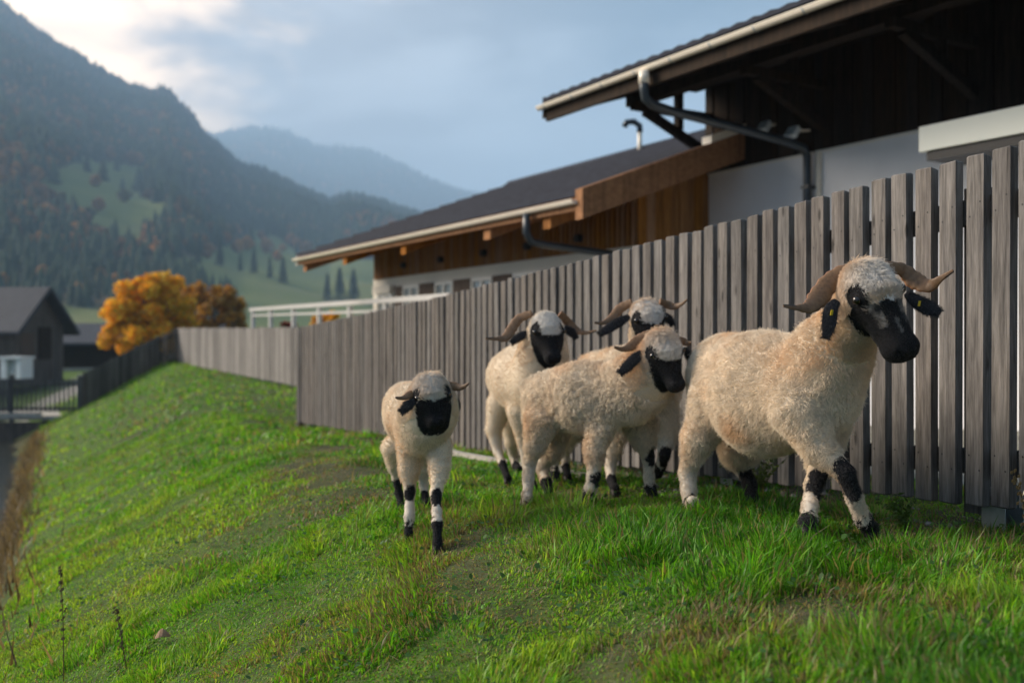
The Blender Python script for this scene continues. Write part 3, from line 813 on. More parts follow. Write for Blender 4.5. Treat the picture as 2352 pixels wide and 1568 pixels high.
# ------------------------------------------------------------------ barn, cottage and trees across the stream
def gable_house(name, c, dl, L, Wd, eave, ridge_h, z0, over, mats, lab, parts):
    """c: centre (x, y); dl: unit vector along the ridge; the gables stand at both ends"""
    root = empty(name, (c[0], c[1], z0)); u = np.array([dl[0], dl[1], 0.]); v = np.array([-dl[1], dl[0], 0.]); C = np.array([c[0], c[1], 0.])
    def q(a, b_, z): return C + u * a + v * b_ + UP * z
    mb = MB(); h = Wd / 2
    prof = [(-h, z0 - .5), (h, z0 - .5), (h, z0 + eave), (0, z0 + ridge_h), (-h, z0 + eave)]
    mb.add([q(-L / 2, b_, z) for b_, z in prof] + [q(L / 2, b_, z) for b_, z in prof],
           [(0, 1, 2, 3, 4), (9, 8, 7, 6, 5)] + [(i, 5 + i, 5 + (i + 1) % 5, (i + 1) % 5) for i in range(5)])
    kid(mb, 'wall', mats[0], root)
    tan = (ridge_h - eave) / h
    for sg in (-1, 1):
        mb = MB(); e = h + over; zE = z0 + eave - over * tan; zR = z0 + ridge_h
        V = [q(a, sg * b_, z + t) for t in (.02, .20) for (b_, z) in ((e, zE), (0, zR)) for a in (-L / 2 - over, L / 2 + over)]
        mb.add(V, [(0, 1, 3, 2), (4, 6, 7, 5), (0, 4, 5, 1), (2, 3, 7, 6), (0, 2, 6, 4), (1, 5, 7, 3)])
        rf = kid(mb, 'roof', mats[1], root)
        for a in (-L / 2 - over - .03, L / 2 + over + .03):
            b2 = MB(); b2.beam(q(a, sg * e, zE + .1), q(a, sg * .02, zR + .1), .05, .24); o = b2.build('barge_board', mats[2]); o.parent = rf
    for nm, a0, a1, b0, b1, za, zb, m in parts:
        mb = MB(); mb.box(q((a0 + a1) / 2, (b0 + b1) / 2, z0 + (za + zb) / 2), u * (a1 - a0) / 2, v * (b1 - b0) / 2, UP * (zb - za) / 2); kid(mb, nm, m, root)
    tag(root, lab, 'building'); return root
dl = np.array([.989, -.137]); dl /= np.linalg.norm(dl)
# its gable end (+ridge direction) looks down the lane towards the camera
gable_house('barn', (-33.9, 62.7), dl, 9.0, 5.0, 3.1, 5.3, -2.1, .7, (M['barnwood'], M['barnroof'], M['barnroof']),
    'dark wooden barn with grey gabled roof across the stream at left', [
    ('door', 4.5, 4.58, -.2, 1.1, 1.0, 3.0, M['darkwood']), ('loading_hatch', 4.5, 4.56, -1.9, -.6, 1.2, 2.6, M['shutter'])] +
    [('plank', 4.5, 4.54, -2.45 + i * .35, -2.14 + i * .35, -.3, 3.0, M['barnwood']) for i in range(14) if i not in (6, 7, 8, 9, 2, 3, 4)])
sh = empty('milk_shed', (-28.6, 57.5, -2.1))
mb = MB(); c0 = np.array([-28.6, 57.5, 0]); ux = np.array([.97, -.24, 0]); uy = np.array([.24, .97, 0])
for dx in (-.5, .5): mb.box(c0 + ux * dx + UP * -1.55, ux * .18, uy * .5, UP * .58)
mb.box(c0 + UP * -.93, ux * .72, uy * .62, UP * .07); kid(mb, 'wall', M['whitewash'], sh)
mb = MB(); mb.box(c0 - uy * .1 + UP * -1.56, ux * .34, uy * .04, UP * .56); d2 = kid(mb, 'door', M['shutter'], sh)
for dx in (-.16, .16): b2 = MB(); b2.box(c0 - uy * .16 + ux * dx + UP * -1.56, ux * .12, uy * .015, UP * .5); o = b2.build('panel', M['whitewash']); o.parent = d2
tag(sh, 'small whitewashed shed with dark double door in front of the barn', 'building')
d2 = np.array([.97, .24])
gable_house('cottage', (-29.2, 80), d2, 12, 6, 2.3, 3.5, -2.25, .9, (M['darkwood'], M['barnroof'], M['darkwood']),
    'low dark cottage with white framed window behind the orange tree', [
    ('window_frame', 1.9, 3.1, -3.06, -2.98, .75, 1.75, M['frame']), ('window_pane', 2.0, 2.46, -3.10, -3.065, .85, 1.65, M['glass']), ('window_pane', 2.54, 3.0, -3.10, -3.065, .85, 1.65, M['glass']),
    ('corner_post', -.25, .05, -3.3, -3.02, -.3, 2.2, M['concrete']), ('plinth', -5.9, 5.9, -3.12, -2.99, -.3, .25, M['concrete'])])

def leaf_tree(name, base, H, Wd, n, cols, lab, seed, leaf=.16, trunk=.16, open_=.5):
    r_ = np.random.default_rng(seed); base = np.array(base, float)
    root = empty(name, base); mb = MB()
    tp = base + [0, 0, H * .55]
    mb.tube([base - [0, 0, .3], base + [.05, 0, H * .2], base + [-.06, .05, H * .4], tp], [trunk, trunk * .8, trunk * .6, trunk * .35], 8)
    cl = []
    for i in range(70):                                               # limbs reaching to leafy clumps
        t = r_.uniform(0, 1); a = r_.uniform(0, 6.28); zc = H * (.22 + .74 * t)
        rr = Wd / 2 * math.sqrt(max(.02, 1 - ((t - .38) / .68) ** 2)) * r_.uniform(.35, 1.0)
        c = base + [rr * math.cos(a), rr * math.sin(a), zc]; cl.append((c, Wd * r_.uniform(.06, .13)))
        st = base + [0, 0, min(H * .5, zc * r_.uniform(.35, .7))]
        mb.tube([st, (st + c) / 2 + [0, 0, .1], c], [trunk * .35, trunk * .2, .02], 5, cap=False)
    kid(mb, 'trunk', M['barnwood'], root, True)
    V = []
    k = r_.integers(0, len(cl), n); cc = np.array([c for c, _ in cl])[k]; rad = np.array([q for _, q in cl])[k]
    d = r_.normal(size=(n, 3)); d /= np.linalg.norm(d, axis=1)[:, None]
    p = cc + d * (rad * r_.uniform(.25, 1.15, n) ** .7)[:, None] * [1, 1, .85]
    a1 = r_.normal(size=(n, 3)); a1 /= np.linalg.norm(a1, axis=1)[:, None]
    a2 = np.cross(a1, r_.normal(size=(n, 3))); a2 /= np.linalg.norm(a2, axis=1)[:, None]
    sz = leaf * r_.uniform(.6, 1.3, n)[:, None]
    V = np.stack([p - a1 * sz, p + a2 * sz * .55, p + a1 * sz, p - a2 * sz * .55], 1).reshape(-1, 3)
    me = fast_mesh('crown', V, np.arange(4 * n).reshape(-1, 4))
    ci = r_.integers(0, len(cols), n); cm = np.array(cols)[ci] * r_.uniform(.7, 1.25, (n, 1)) * (.8 + .4 * r_.uniform(0, 1, len(cl))[k])[:, None]
    set_color(me, 'tint', np.repeat(cm, 4, 0))
    o = link('crown', me, M['leaf']); o.parent = root; o.matrix_parent_inverse = parent_inv(root)
    tag(root, lab, 'tree'); return root
lf = Mat('leaf', .6, .25); lcol = lf.attr('tint'); lf.color(lcol)
tr = lf.n('ShaderNodeBsdfTranslucent'); lf.put(tr.inputs[0], lcol); mxn = lf.n('ShaderNodeMixShader'); mxn.inputs[0].default_value = .35
lf.put(mxn.inputs[1], lf.b.outputs[0]); lf.put(mxn.inputs[2], tr.outputs[0]); lf.put(lf.out.inputs['Surface'], mxn.outputs[0]); M['leaf'] = lf.m
OR = [(.88, .40, .02), (.90, .52, .03), (.78, .32, .015), (.88, .55, .05), (.66, .44, .05)]
BRN = [(.46, .20, .03), (.56, .27, .03), (.30, .16, .04), (.62, .32, .04), (.34, .20, .05)]
t0 = P(345, 845, 54); t0[2] = gz(t0[0], t0[1])
leaf_tree('maple_tree', t0, 784 and (784 - 632) / FPX * 54 - t0[2], 5.0, 15000, OR, 'bright orange autumn tree behind the dark picket fence', 3)
t1 = P(478, 800, 62); t1[2] = gz(t1[0], t1[1])
leaf_tree('maple_tree', t1, (784 - 652) / FPX * 62 - t1[2], 4.6, 9000, BRN, 'brownish autumn tree standing right of the bright orange one', 4)
t2 = P(752, 760, 34); t2[2] = gz(t2[0], t2[1])
leaf_tree('shrub', t2, (784 - 714) / FPX * 34 - t2[2], 1.35, 3500, OR, 'small orange shrub seen under the handrail', 5, leaf=.07, trunk=.05)
t3 = P(660, 775, 30); t3[2] = gz(t3[0], t3[1])
leaf_tree('flower_shrub', t3, (784 - 736) / FPX * 30 - t3[2], 1.2, 2500, [(.30, .02, .05), (.36, .03, .04), (.06, .10, .02)], 'low shrub with red blossom behind the far fence', 6, leaf=.06, trunk=.04)

# single spruces standing out on the meadow
def spruce(px, py, hpx, Rd, wf, lab, seed):
    r_ = np.random.default_rng(seed)
    x_ = (px - 1176) / FPX * Rd; z_ = float(hill_height(near_tab, NEAR_R0, NEAR_RR, np.array([px]), np.array([Rd]), 31)[0])
    H = hpx / FPX * Rd; root = empty('spruce_tree', (x_, Rd, z_)); inv = parent_inv(root)
    mb = MB(); mb.tube([(x_, Rd, z_ - 1), (x_, Rd, z_ + H * .9)], [H * .018, H * .004], 6); kid(mb, 'trunk', M['barnwood'], root)
    V = []; n = 900
    t = r_.uniform(0, 1, n) ** .8; a = r_.uniform(0, 6.28, n); rr = H * wf * (1 - t) * r_.uniform(.45, 1.1, n) + .1
    c = np.stack([x_ + rr * np.cos(a), Rd + rr * np.sin(a), z_ + H * (.06 + .94 * t) - rr * .25], -1)
    out = np.stack([np.cos(a), np.sin(a), -.45 + 0 * a], -1) * (H * .055); sd = np.stack([-np.sin(a), np.cos(a), 0 * a], -1) * (H * .028)
    V = np.stack([c - out, c + sd, c + out, c - sd], 1).reshape(-1, 3)
    me = fast_mesh('crown', V, np.arange(4 * n).reshape(-1, 4)); set_color(me, 'tint', np.repeat(np.array([.017, .030, .018]) * r_.uniform(.6, 1.5, (n, 1)), 4, 0))
    o = link('crown', me, M['leafmass']); o.parent = root; o.matrix_parent_inverse = inv
    tag(root, lab, 'tree', 'spruces on the meadow below the wood')
def rd_at(px, py):
    rd = np.linspace(NEAR_R0 * 1.05, NEAR_RR * .98, 3000); z = hill_height(near_tab, NEAR_R0, NEAR_RR, np.full_like(rd, px), rd, 31)
    i = int(np.argmax(784 - z / rd * FPX < py)); return float(rd[i])
for k_, (px, py, hp, wf, lab) in enumerate([
    (455, 606, 52, .17, 'leftmost lone spruce on the meadow at the edge of the wood'), (505, 612, 58, .2, 'spruce second from the left in the meadow row'),
    (552, 622, 40, .17, 'short slim spruce in the middle of the meadow row'), (583, 628, 58, .18, 'tall slim spruce in the middle of the meadow row'),
    (620, 638, 48, .15, 'narrow spruce second from the right in the meadow row'), (650, 650, 60, .22, 'bushy spruce at the right end of the meadow row'),
    (752, 690, 62, .2, 'spruce left of the thick clump beside the annex eave'), (780, 695, 80, .25, 'broad spruce in the middle of the clump beside the annex eave'),
    (812, 692, 74, .24, 'spruce at the right of the clump, against the annex corner')]):
    spruce(px, py, hp, rd_at(px, py), wf, lab, 40 + k_)

# ------------------------------------------------------------------ grass
def blades(name, n_try, z0, z1, umax, height, width, seed, keep=None, flat=0.):
    r_ = np.random.default_rng(seed)
    Z = np.sqrt(r_.uniform(z0 ** 2, z1 ** 2, n_try)); X = r_.uniform(-umax, umax, n_try) * Z
    s, w = sw(X, Z); q = np.stack([X, Z], -1)
    bare = sstep(fbm(q, 1.6, 21, 3), .555, .67) * (1 - .75 * sstep(-w, 1.9, 2.7)) * (Z < 9)
    lim = np.where(s < 12.7, 1.0, 2.4)
    foot = np.exp(-((w - .02) / .33) ** 2) * (s < 14)
    crest = np.exp(-((w + 1.35) / .55) ** 2) * (s < 3.5)
    dens = 1 - .48 * bare - .75 * foot
    dens = np.maximum(dens, .14)
    tuft = fbm(q, 3.2, 33, 3)
    dens = dens * (.72 + .6 * sstep(tuft, .35, .62))
    ok = (w < lim) & (w > -3.72 - .25 * vnoise(q, 1.3, 77)) & (r_.uniform(0, 1, n_try) < dens)
    X, Z, s, w, q, bare, tuft, crest, foot = (v[ok] for v in (X, Z, s, w, q, bare, tuft, crest, foot)); n = len(X)
    zg = ground(X, Z) - .004
    hh = height * (.45 + 1.0 * sstep(tuft, .38, .66)) * (1 + .35 * crest) * (1 - .45 * bare) * r_.uniform(.45, 1.35, n)
    long_ = r_.uniform(0, 1, n) < .05 + .07 * crest; hh = np.where(long_, hh * 1.8, hh)
    hh *= np.where(w < -2.4, .8, 1.)
    a = r_.uniform(0, 6.283, n); ca, sa = np.cos(a), np.sin(a)
    lean = np.abs(r_.normal(0, .45, n)) + .12 + flat; 
    la = fbm(q, 2.4, 61, 2) * 18 + r_.normal(0, .9, n); lx, ly = np.cos(la), np.sin(la)
    ww = width * r_.uniform(.6, 1.3, n) * np.where(long_, 1.1, 1)
    def lev(t, f):
        bx = lean * (t ** 1.8) * hh; up = hh * (t - .32 * np.minimum(lean, 1.4) * t ** 2.2)
        cx = X + lx * bx; cyy = Z + ly * bx; cz = zg + np.maximum(up, .004)
        return np.stack([cx - ca * ww * f / 2, cyy - sa * ww * f / 2, cz], -1), np.stack([cx + ca * ww * f / 2, cyy + sa * ww * f / 2, cz], -1)
    b0, b1 = lev(0., .8); m0, m1 = lev(.55, 1.); tp, _ = lev(1., 0.)
    V = np.stack([b0, b1, m1, m0, tp], 1).reshape(-1, 3)
    k = (np.arange(n) * 5)[:, None]
    T = np.concatenate([k + [0, 1, 2], k + [0, 2, 3], k + [3, 2, 4]], 0)
    g = np.array([[.046, .165, .010], [.092, .285, .014], [.160, .350, .022], [.255, .385, .040]])
    ci = np.clip((fbm(q, 1.9, 51, 2) * 4.2 - .3 + r_.normal(0, .8, n) + .9 * sstep(-w, 1.8, 3.2)), 0, 3).astype(int)
    col = g[ci] * r_.uniform(.6, 1.45, (n, 1))
    dry = r_.uniform(0, 1, n) < .12 + .45 * bare + .25 * foot + .18 * sstep(fbm(q, 1.1, 91, 2), .55, .7)
    col[dry] = np.array([.26, .205, .105]) * r_.uniform(.5, 1.25, (dry.sum(), 1))
    me = fast_mesh(name, V, T)
    set_color(me, 'tint', np.repeat(col, 5, 0))
    return me
gr = Mat('grass_blade', .45, .35); gcol = gr.attr('tint'); gr.color(gcol)
tr = gr.n('ShaderNodeBsdfTranslucent'); gr.put(tr.inputs[0], gr.mix(1.0, gcol, (1.3, 1.25, .6), 'MULTIPLY')); mxn = gr.n('ShaderNodeMixShader'); mxn.inputs[0].default_value = .45
gr.put(mxn.inputs[1], gr.b.outputs[0]); gr.put(mxn.inputs[2], tr.outputs[0]); gr.put(gr.out.inputs['Surface'], mxn.outputs[0]); M['grass'] = gr.m
for a_ in ((115000, 1.7, 2.9, .80, .038, .0044, 7), (300000, 2.9, 5.2, .72, .037, .0048, 1), (190000, 5.2, 9.0, .62, .038, .0075, 2), (100000, 9.0, 18.0, .6, .045, .016, 3), (60000, 18.0, 46.0, .58, .060, .045, 4)):
    me = blades('grass', a_[0], a_[1], a_[2], a_[3], a_[4], a_[5], a_[6])
    o = link('grass', me, M['grass']); tag(o, kind='stuff')
# clover and other small broad leaves, plus straw litter
r_ = np.random.default_rng(12); n = 9000
Z = np.sqrt(r_.uniform(1.8 ** 2, 7.5 ** 2, n)); X = r_.uniform(-.6, .6, n) * Z; s, w = sw(X, Z); ok = (w < .5) & (w > -3.5) & (vnoise(np.stack([X, Z], -1), 2.2, 8) > .5)
X, Z = X[ok], Z[ok]; n = len(X); zg = ground(X, Z) + r_.uniform(.015, .05, n)
V = []; a = r_.uniform(0, 6.28, n); rad = r_.uniform(.006, .013, n); tl = r_.normal(0, .35, (n, 2))
for k_ in range(6):
    b_ = a + k_ * math.pi / 3; f_ = 1 if k_ % 2 else .8; dx, dy = np.cos(b_) * rad * f_, np.sin(b_) * rad * f_; V.append(np.stack([X + dx, Z + dy, zg + dx * tl[:, 0] + dy * tl[:, 1]], -1))
V = np.stack(V, 1).reshape(-1, 3); me = fast_mesh('clover', V, np.arange(6 * n).reshape(-1, 6)); set_color(me, 'tint', np.repeat(np.array([.045, .115, .02]) * r_.uniform(.7, 1.6, (n, 1)), 6, 0))
tag(link('clover', me, M['grass']), kind='stuff')
n = 16000; Z = np.sqrt(r_.uniform(1.8 ** 2, 8 ** 2, n)); X = r_.uniform(-.6, .6, n) * Z; s, w = sw(X, Z); q = np.stack([X, Z], -1)
ok = (w < .5) & (w > -3.6) & ((fbm(q, 1.6, 21, 3) > .53) | (np.abs(w) < .5) | (r_.uniform(0, 1, n) < .12)); X, Z = X[ok], Z[ok]; n = len(X); zg = ground(X, Z) + r_.uniform(.004, .022, n)
a = r_.uniform(0, 6.28, n); L = r_.uniform(.02, .07, n); dx, dy = np.cos(a) * L, np.sin(a) * L; wx, wy = -np.sin(a) * .0014, np.cos(a) * .0014; dz = r_.normal(0, .010, n)
V = np.stack([np.stack([X - wx, Z - wy, zg], -1), np.stack([X + wx, Z + wy, zg], -1), np.stack([X + dx + wx, Z + dy + wy, zg + dz + .004], -1), np.stack([X + dx - wx, Z + dy - wy, zg + dz + .004], -1)], 1).reshape(-1, 3)
me = fast_mesh('straw', V, np.arange(4 * n).reshape(-1, 4)); set_color(me, 'tint', np.repeat(np.array([.22, .165, .10]) * r_.uniform(.4, 1.3, (n, 1)), 4, 0)); tag(link('straw', me, M['grass']), kind='stuff')

# ------------------------------------------------------------------ sheep
def surface_nets(Fv, org, h):
    ins = Fv < 0
    c = [(0,0,0),(1,0,0),(0,1,0),(1,1,0),(0,0,1),(1,0,1),(0,1,1),(1,1,1)]
    nx, ny, nz = Fv.shape
    sub = lambda A, o: A[o[0]:nx-1+o[0], o[1]:ny-1+o[1], o[2]:nz-1+o[2]]
    cnt = sum(sub(ins, o).astype(np.int8) for o in c)
    act = (cnt > 0) & (cnt < 8)
    I = np.argwhere(act); vals = np.stack([Fv[I[:,0]+o[0], I[:,1]+o[1], I[:,2]+o[2]] for o in c], 1)
    cc = np.array(c, float); acc = np.zeros((len(I), 3)); num = np.zeros(len(I))
    for a in range(8):
        for b_ in range(a+1, 8):
            if np.abs(cc[a]-cc[b_]).sum() != 1: continue
            va, vb = vals[:, a], vals[:, b_]; m = (va < 0) != (vb < 0)
            t = np.where(m, va / np.where(va - vb == 0, 1, va - vb), 0)
            acc += np.where(m[:, None], cc[a] + (cc[b_] - cc[a]) * t[:, None], 0); num += m
    V = (I + acc / num[:, None]) * h + org
    ID = -np.ones(act.shape, np.int64); ID[act] = np.arange(len(I))
    quads = []
    for ax in range(3):
        sl0 = [slice(None)]*3; sl1 = [slice(None)]*3; sl0[ax] = slice(0, -1); sl1[ax] = slice(1, None)
        A, Bv = ins[tuple(sl0)], ins[tuple(sl1)]
        E = np.argwhere(A != Bv); u, v = [(1,2),(2,0),(0,1)][ax]
        E = E[(E[:,u] > 0) & (E[:,v] > 0) & (E[:,u] < Fv.shape[u]-1) & (E[:,v] < Fv.shape[v]-1)]
        out = A[E[:,0], E[:,1], E[:,2]]
        def cell(du, dv): q = E.copy(); q[:,u] -= du; q[:,v] -= dv; return ID[q[:,0], q[:,1], q[:,2]]
        q = np.stack([cell(1,1), cell(0,1), cell(0,0), cell(1,0)], 1)
        q = np.where(out[:, None], q, q[:, ::-1]); quads.append(q)
    return V, np.concatenate(quads)
class Field:
    def __init__(s, lo, hi, h):
        s.h = h; s.lo = np.asarray(lo) - .05; n = np.ceil((np.asarray(hi) + .05 - s.lo) / h).astype(int) + 1
        s.F = np.full(n, 1.0); s.n = n
    def cone(s, a, b, ra, rb, k=.05, lat=None, sq=1.):
        a = np.asarray(a, float); b = np.asarray(b, float); m = max(ra, rb) + k + .03
        i0 = np.maximum(((np.minimum(a, b) - m - s.lo) / s.h).astype(int), 0); i1 = np.minimum(((np.maximum(a, b) + m - s.lo) / s.h).astype(int) + 2, s.n)
        if (i1 <= i0).any(): return
        g = np.stack(np.meshgrid(*[np.arange(i0[j], i1[j]) * s.h + s.lo[j] for j in range(3)], indexing='ij'), -1)
        pa = g - a; ba = b - a; L2 = max(ba @ ba, 1e-9)
        if lat is not None: pa = pa + (pa @ lat)[..., None] * lat * (1 / sq - 1); 
        t = np.clip(pa @ ba / L2, 0, 1); d = np.linalg.norm(pa - t[..., None] * ba, axis=-1) - (ra + (rb - ra) * t)
        sl = tuple(slice(i0[j], i1[j]) for j in range(3)); A = s.F[sl]
        hh = np.maximum(k - np.abs(A - d), 0) / k; s.F[sl] = np.minimum(A, d) - hh * hh * k * .25
def _carve(s, a, b, r):
    a = np.asarray(a, float); b = np.asarray(b, float); m = r + .02
    i0 = np.maximum(((np.minimum(a, b) - m - s.lo) / s.h).astype(int), 0); i1 = np.minimum(((np.maximum(a, b) + m - s.lo) / s.h).astype(int) + 2, s.n)
    g = np.stack(np.meshgrid(*[np.arange(i0[j], i1[j]) * s.h + s.lo[j] for j in range(3)], indexing='ij'), -1)
    ba = b - a; t = np.clip((g - a) @ ba / max(ba @ ba, 1e-9), 0, 1); d = np.linalg.norm(g - a - t[..., None] * ba, axis=-1) - r
    sl = tuple(slice(i0[j], i1[j]) for j in range(3)); s.F[sl] = np.maximum(s.F[sl], -d)
Field.carve = _carve
def seg_d(p, a, b):
    ba = b - a; t = np.clip((p - a) @ ba / max(ba @ ba, 1e-9), 0, 1); return np.linalg.norm(p - a - t[:, None] * ba, axis=1), t
def spline(pts, n):
    pts = np.asarray(pts, float); t = np.linspace(0, len(pts) - 1, n); out = []
    for q in t:
        i = min(int(q), len(pts) - 2); f = q - i
        p0 = pts[max(i - 1, 0)]; p1 = pts[i]; p2 = pts[i + 1]; p3 = pts[min(i + 2, len(pts) - 1)]
        out.append(.5 * ((2 * p1) + (p2 - p0) * f + (2 * p0 - 5 * p1 + 4 * p2 - p3) * f ** 2 + (3 * p1 - p0 - 3 * p2 + p3) * f ** 3))
    return np.array(out)
sk = Mat('sheep_skin_and_underwool', .9, .1); sk.color(sk.attr('tint')); M['skin'] = sk.m
wf_ = Mat('sheep_wool_fibre', .55, .28); wf_.color(wf_.attr('tint'))
wf_.b.inputs['Sheen Weight'].default_value = .15
M['wool'] = wf_.m
hn = Mat('sheep_horn', .5, .35); hcol = hn.attr('tint'); hv_ = hn.coords((1, 1, 1)); 
hn.color(hn.mix(.5, hcol, hn.mix(1.0, hcol, hn.ramp(hn.noise(hv_, 70, 4, .6), [(.3, (.35, .3, .28)), (.7, (1.35, 1.3, 1.25))]), 'MULTIPLY'))); hn.bump(hn.noise(hv_, 90, 3, .6), .35, .004); M['horn'] = hn.m
hf = Mat('sheep_hoof', .6, .3); hf.color((.022, .018, .016)); M['hoof'] = hf.m
ey = Mat('sheep_eye', .06, .6); ey.color((.012, .009, .007)); M['eye'] = ey.m
et = Mat('ear_tag_plastic', .4, .4); et.color((.62, .46, .03)); M['eartag'] = et.m
CREAM = np.array([.83, .70, .54]); WHITE = np.array([.70, .66, .61]); BLK = np.array([.018, .0175, .0195])
def orth(f, l):
    f = np.array(f, float); f /= np.linalg.norm(f); l = np.array(l, float); l -= f * (l @ f); l /= np.linalg.norm(l); return np.stack([f, l, np.cross(f, l)])
def make_sheep(label, sp):
    r_ = np.random.default_rng(sp['seed']); S = sp['size']
    fat = sp['wool'] * .7; body = [(P(*q[:3]), q[3] - fat) for q in sp['body']]; neck = [(P(*q[:3]), q[3]) for q in sp['neck']]
    legs = []
    for L in sp['legs']:
        j = [[P(*q[:3]), q[3] - (fat * .8 if i < 2 else q[3] * .36)] for i, q in enumerate(L['j'])]
        e = j[-1][0]; g = gz(e[0], e[1]); lift = L.get('lift', 0)
        if not lift: e[2] = g + .045 * S
        j[-1][0] = e
        legs.append((j, L))
    Hc = P(*sp['head']['c']); Hm = orth(sp['head']['f'], sp['head']['l']); hs = sp['head']['s']
    def hp(x, y, z): return Hc + hs * (x * Hm[0] + y * Hm[1] + z * Hm[2])
    head_d = body[-1][0] - body[0][0]; hd = np.array([head_d[0], head_d[1], 0]); hd /= np.linalg.norm(hd); lat = np.array([-hd[1], hd[0], 0])
    allp = np.array([q for q, _ in body + neck] + [q for j, _ in legs for q, _ in j] + [hp(.25, 0, 0), hp(-.1, 0, 0), Hc]); rr = max(r for _, r in body)
    lo = allp.min(0); hi = allp.max(0); lo[:2] -= rr; hi += rr * .8; lo[2] -= .05
    fd = Field(lo, hi, sp.get('h', .0105))
    for (a, ra), (b_, rb) in zip(body[:-1], body[1:]): fd.cone(a, b_, ra, rb, .08, lat, .88)
    for (a, ra), (b_, rb) in zip([body[-1]] + neck[:-1], neck): fd.cone(a, b_, ra if (a is not body[-1][0]) else ra * .75, rb, .09)
    a, ra = neck[-1]; fd.cone(a, hp(-.02, 0, -.02), ra, .070 * hs, .05)
    for j, L in legs:
        for (a, ra), (b_, rb) in zip(j[:-1], j[1:]): fd.cone(a, b_, ra, rb, .045 if ra > .06 else .018)
        e, re = j[-1]; fd.cone(e, e + [0, 0, -.012 * S], re * 1.02, re * 1.08, .015)
    t = body[0][0] - hd * body[0][1] * .85; fd.cone(t + UP * .05, t - hd * .02 - UP * .12 * S, .05 * S, .035 * S, .05)          # short tail
    mz = sp['head'].get('mz', .84); ml = sp['head'].get('ml', .85)
    def hx(x, y, z): return hp(x if x < .05 else .05 + (x - .05) * ml, y, z)
    for (a, b_, ra, rb, k) in (((-.025, 0, 0), (.03, 0, 0), .070, .076, .03), ((.04, 0, -.004), (.215, 0, -.016), .068, .054 * mz, .04), ((.228, -.018 * mz, -.020), (.228, .018 * mz, -.020), .045 * mz, .045 * mz, .025),
                               ((.03, 0, -.045), (.205, 0, -.048), .046, .034 * mz, .03), ((.0, -.03, -.025), (0, .03, -.025), .050, .050, .03), ((.045, -.056, .030), (.045, .056, .030), .028, .028, .02)):
        a, b_ = [q if q[0] < .05 else (.05 + (q[0] - .05) * ml, q[1], q[2]) for q in (a, b_)]
        fd.cone(hp(*a), hp(*b_), ra * hs, rb * hs, k)
    for sg in (-1, 1):                                                 # nostril wings and pits, corners of the mouth
        fd.cone(hx(.256, sg * .020 * mz, .010), hx(.238, sg * .034 * mz, .014), .016 * hs, .013 * hs, .012)
        fd.carve(hx(.282, sg * .020 * mz, .008), hx(.256, sg * .034 * mz, .016), .0085 * hs)
        fd.carve(hx(.288, 0, -.036), hx(.225, sg * .052 * mz, -.042), .0075 * hs); fd.carve(hx(.225, sg * .055 * mz, -.042), hx(.175, sg * .062 * mz, -.038), .006 * hs)
    V, Q = surface_nets(fd.F, fd.lo, fd.h)
    # --- coat pattern
    def head_local(p):
        d = ((p - Hc) / hs) @ Hm.T; d[:, 0] = np.where(d[:, 0] > .05, .05 + (d[:, 0] - .05) / ml, d[:, 0]); return d
    def pattern(p):
        """0 cream, 1 black, and a white share for head and legs"""
        n = len(p); blk = np.zeros(n); wht = np.zeros(n); hl = head_local(p)
        x, y, z = hl.T; nz = (fbm(p, 38, 5, 2) - .5)
        onhead = (np.linalg.norm(hl - [.06, 0, 0], axis=1) < .25) & (x > -.13)
        mzd, _ = seg_d(hl, np.array([.04, 0, -.01]), np.array([.24, 0, -.03])); onface = (mzd < .098) & onhead
        wht = np.maximum(wht, onhead * np.clip((x + .13) * 12, 0, 1) * np.clip((z + .06) * 12, 0, 1))
        ay_ = np.abs(y)
        eye = np.linalg.norm((np.stack([x, ay_, z], 1) - [.035, .078, .026]) * [1, 1, 1.1], axis=1)
        strip, _ = seg_d(np.stack([x, ay_, z], 1), np.array([.03, .08, .02]), np.array([.15, .05, -.045]))
        f0 = sp['head'].get('face', .03)
        facem = onface & (x + nz * .03 > f0 + .055 * np.clip((z - .0) / .07, 0, 1) * sp['head'].get('blaze', 1.) - .02 * (ay_ > .05)) & onhead
        b0 = facem | ((eye + nz * .02 < .050) & onhead) | ((strip + nz * .02 < .034) & onface)
        b0 |= onface & (z < sp['head'].get('cheek', -.02)) & (x + nz * .05 > .06)
        blk = np.maximum(blk, b0 * 1.)
        if sp['head'].get('grey'):
            gmk = onhead & (x > .055) & (x < .165) & (ay_ > .030) & (ay_ < .060) & (z > .016)
            blk = np.where(gmk & (eye > .045), np.minimum(blk, .78 + nz * 1.2), blk)
            sn = onhead & (ay_ < .005 + .01 * nz) & (x > .15) & (x < .20) & (z > .02); blk = np.where(sn, .75, blk)
        for j, L in legs:
            J = [q for q, _ in j]
            lowd, _ = seg_d(p, J[-2], J[-1]); wl2, _ = seg_d(p, J[-3], J[-1]); wht = np.maximum(wht, np.clip(1.6 - wl2 / .07, 0, .5))
            if L.get('foot', 1):
                c_ = J[-2] * (1 - L.get('foot', 1) * .75) + J[-1] * L.get('foot', 1) * .75 if L.get('foot', 1) < 1 else J[-2]
                dd, tt = seg_d(p, c_, J[-1] - UP * .03); blk = np.maximum(blk, (dd + nz * .02 < .062 * S) & ((p - c_) @ (J[-1] - c_) > -.01 * np.abs(nz) * 10 * .1))
            for (ji, rad) in L.get('spots', ()):
                i0 = int(ji); c_ = J[i0] + (J[min(i0 + 1, len(J) - 1)] - J[i0]) * (ji - i0)
                off = hd * .03 if L.get('fore', 1) else hd * 0
                blk = np.maximum(blk, (np.linalg.norm((p - c_ - off) * [1, 1, .75], axis=1) + nz * .03 < rad) & (((p - c_) @ hd + nz * .03 > -.008) | (L.get('fore', 1) == 0)))
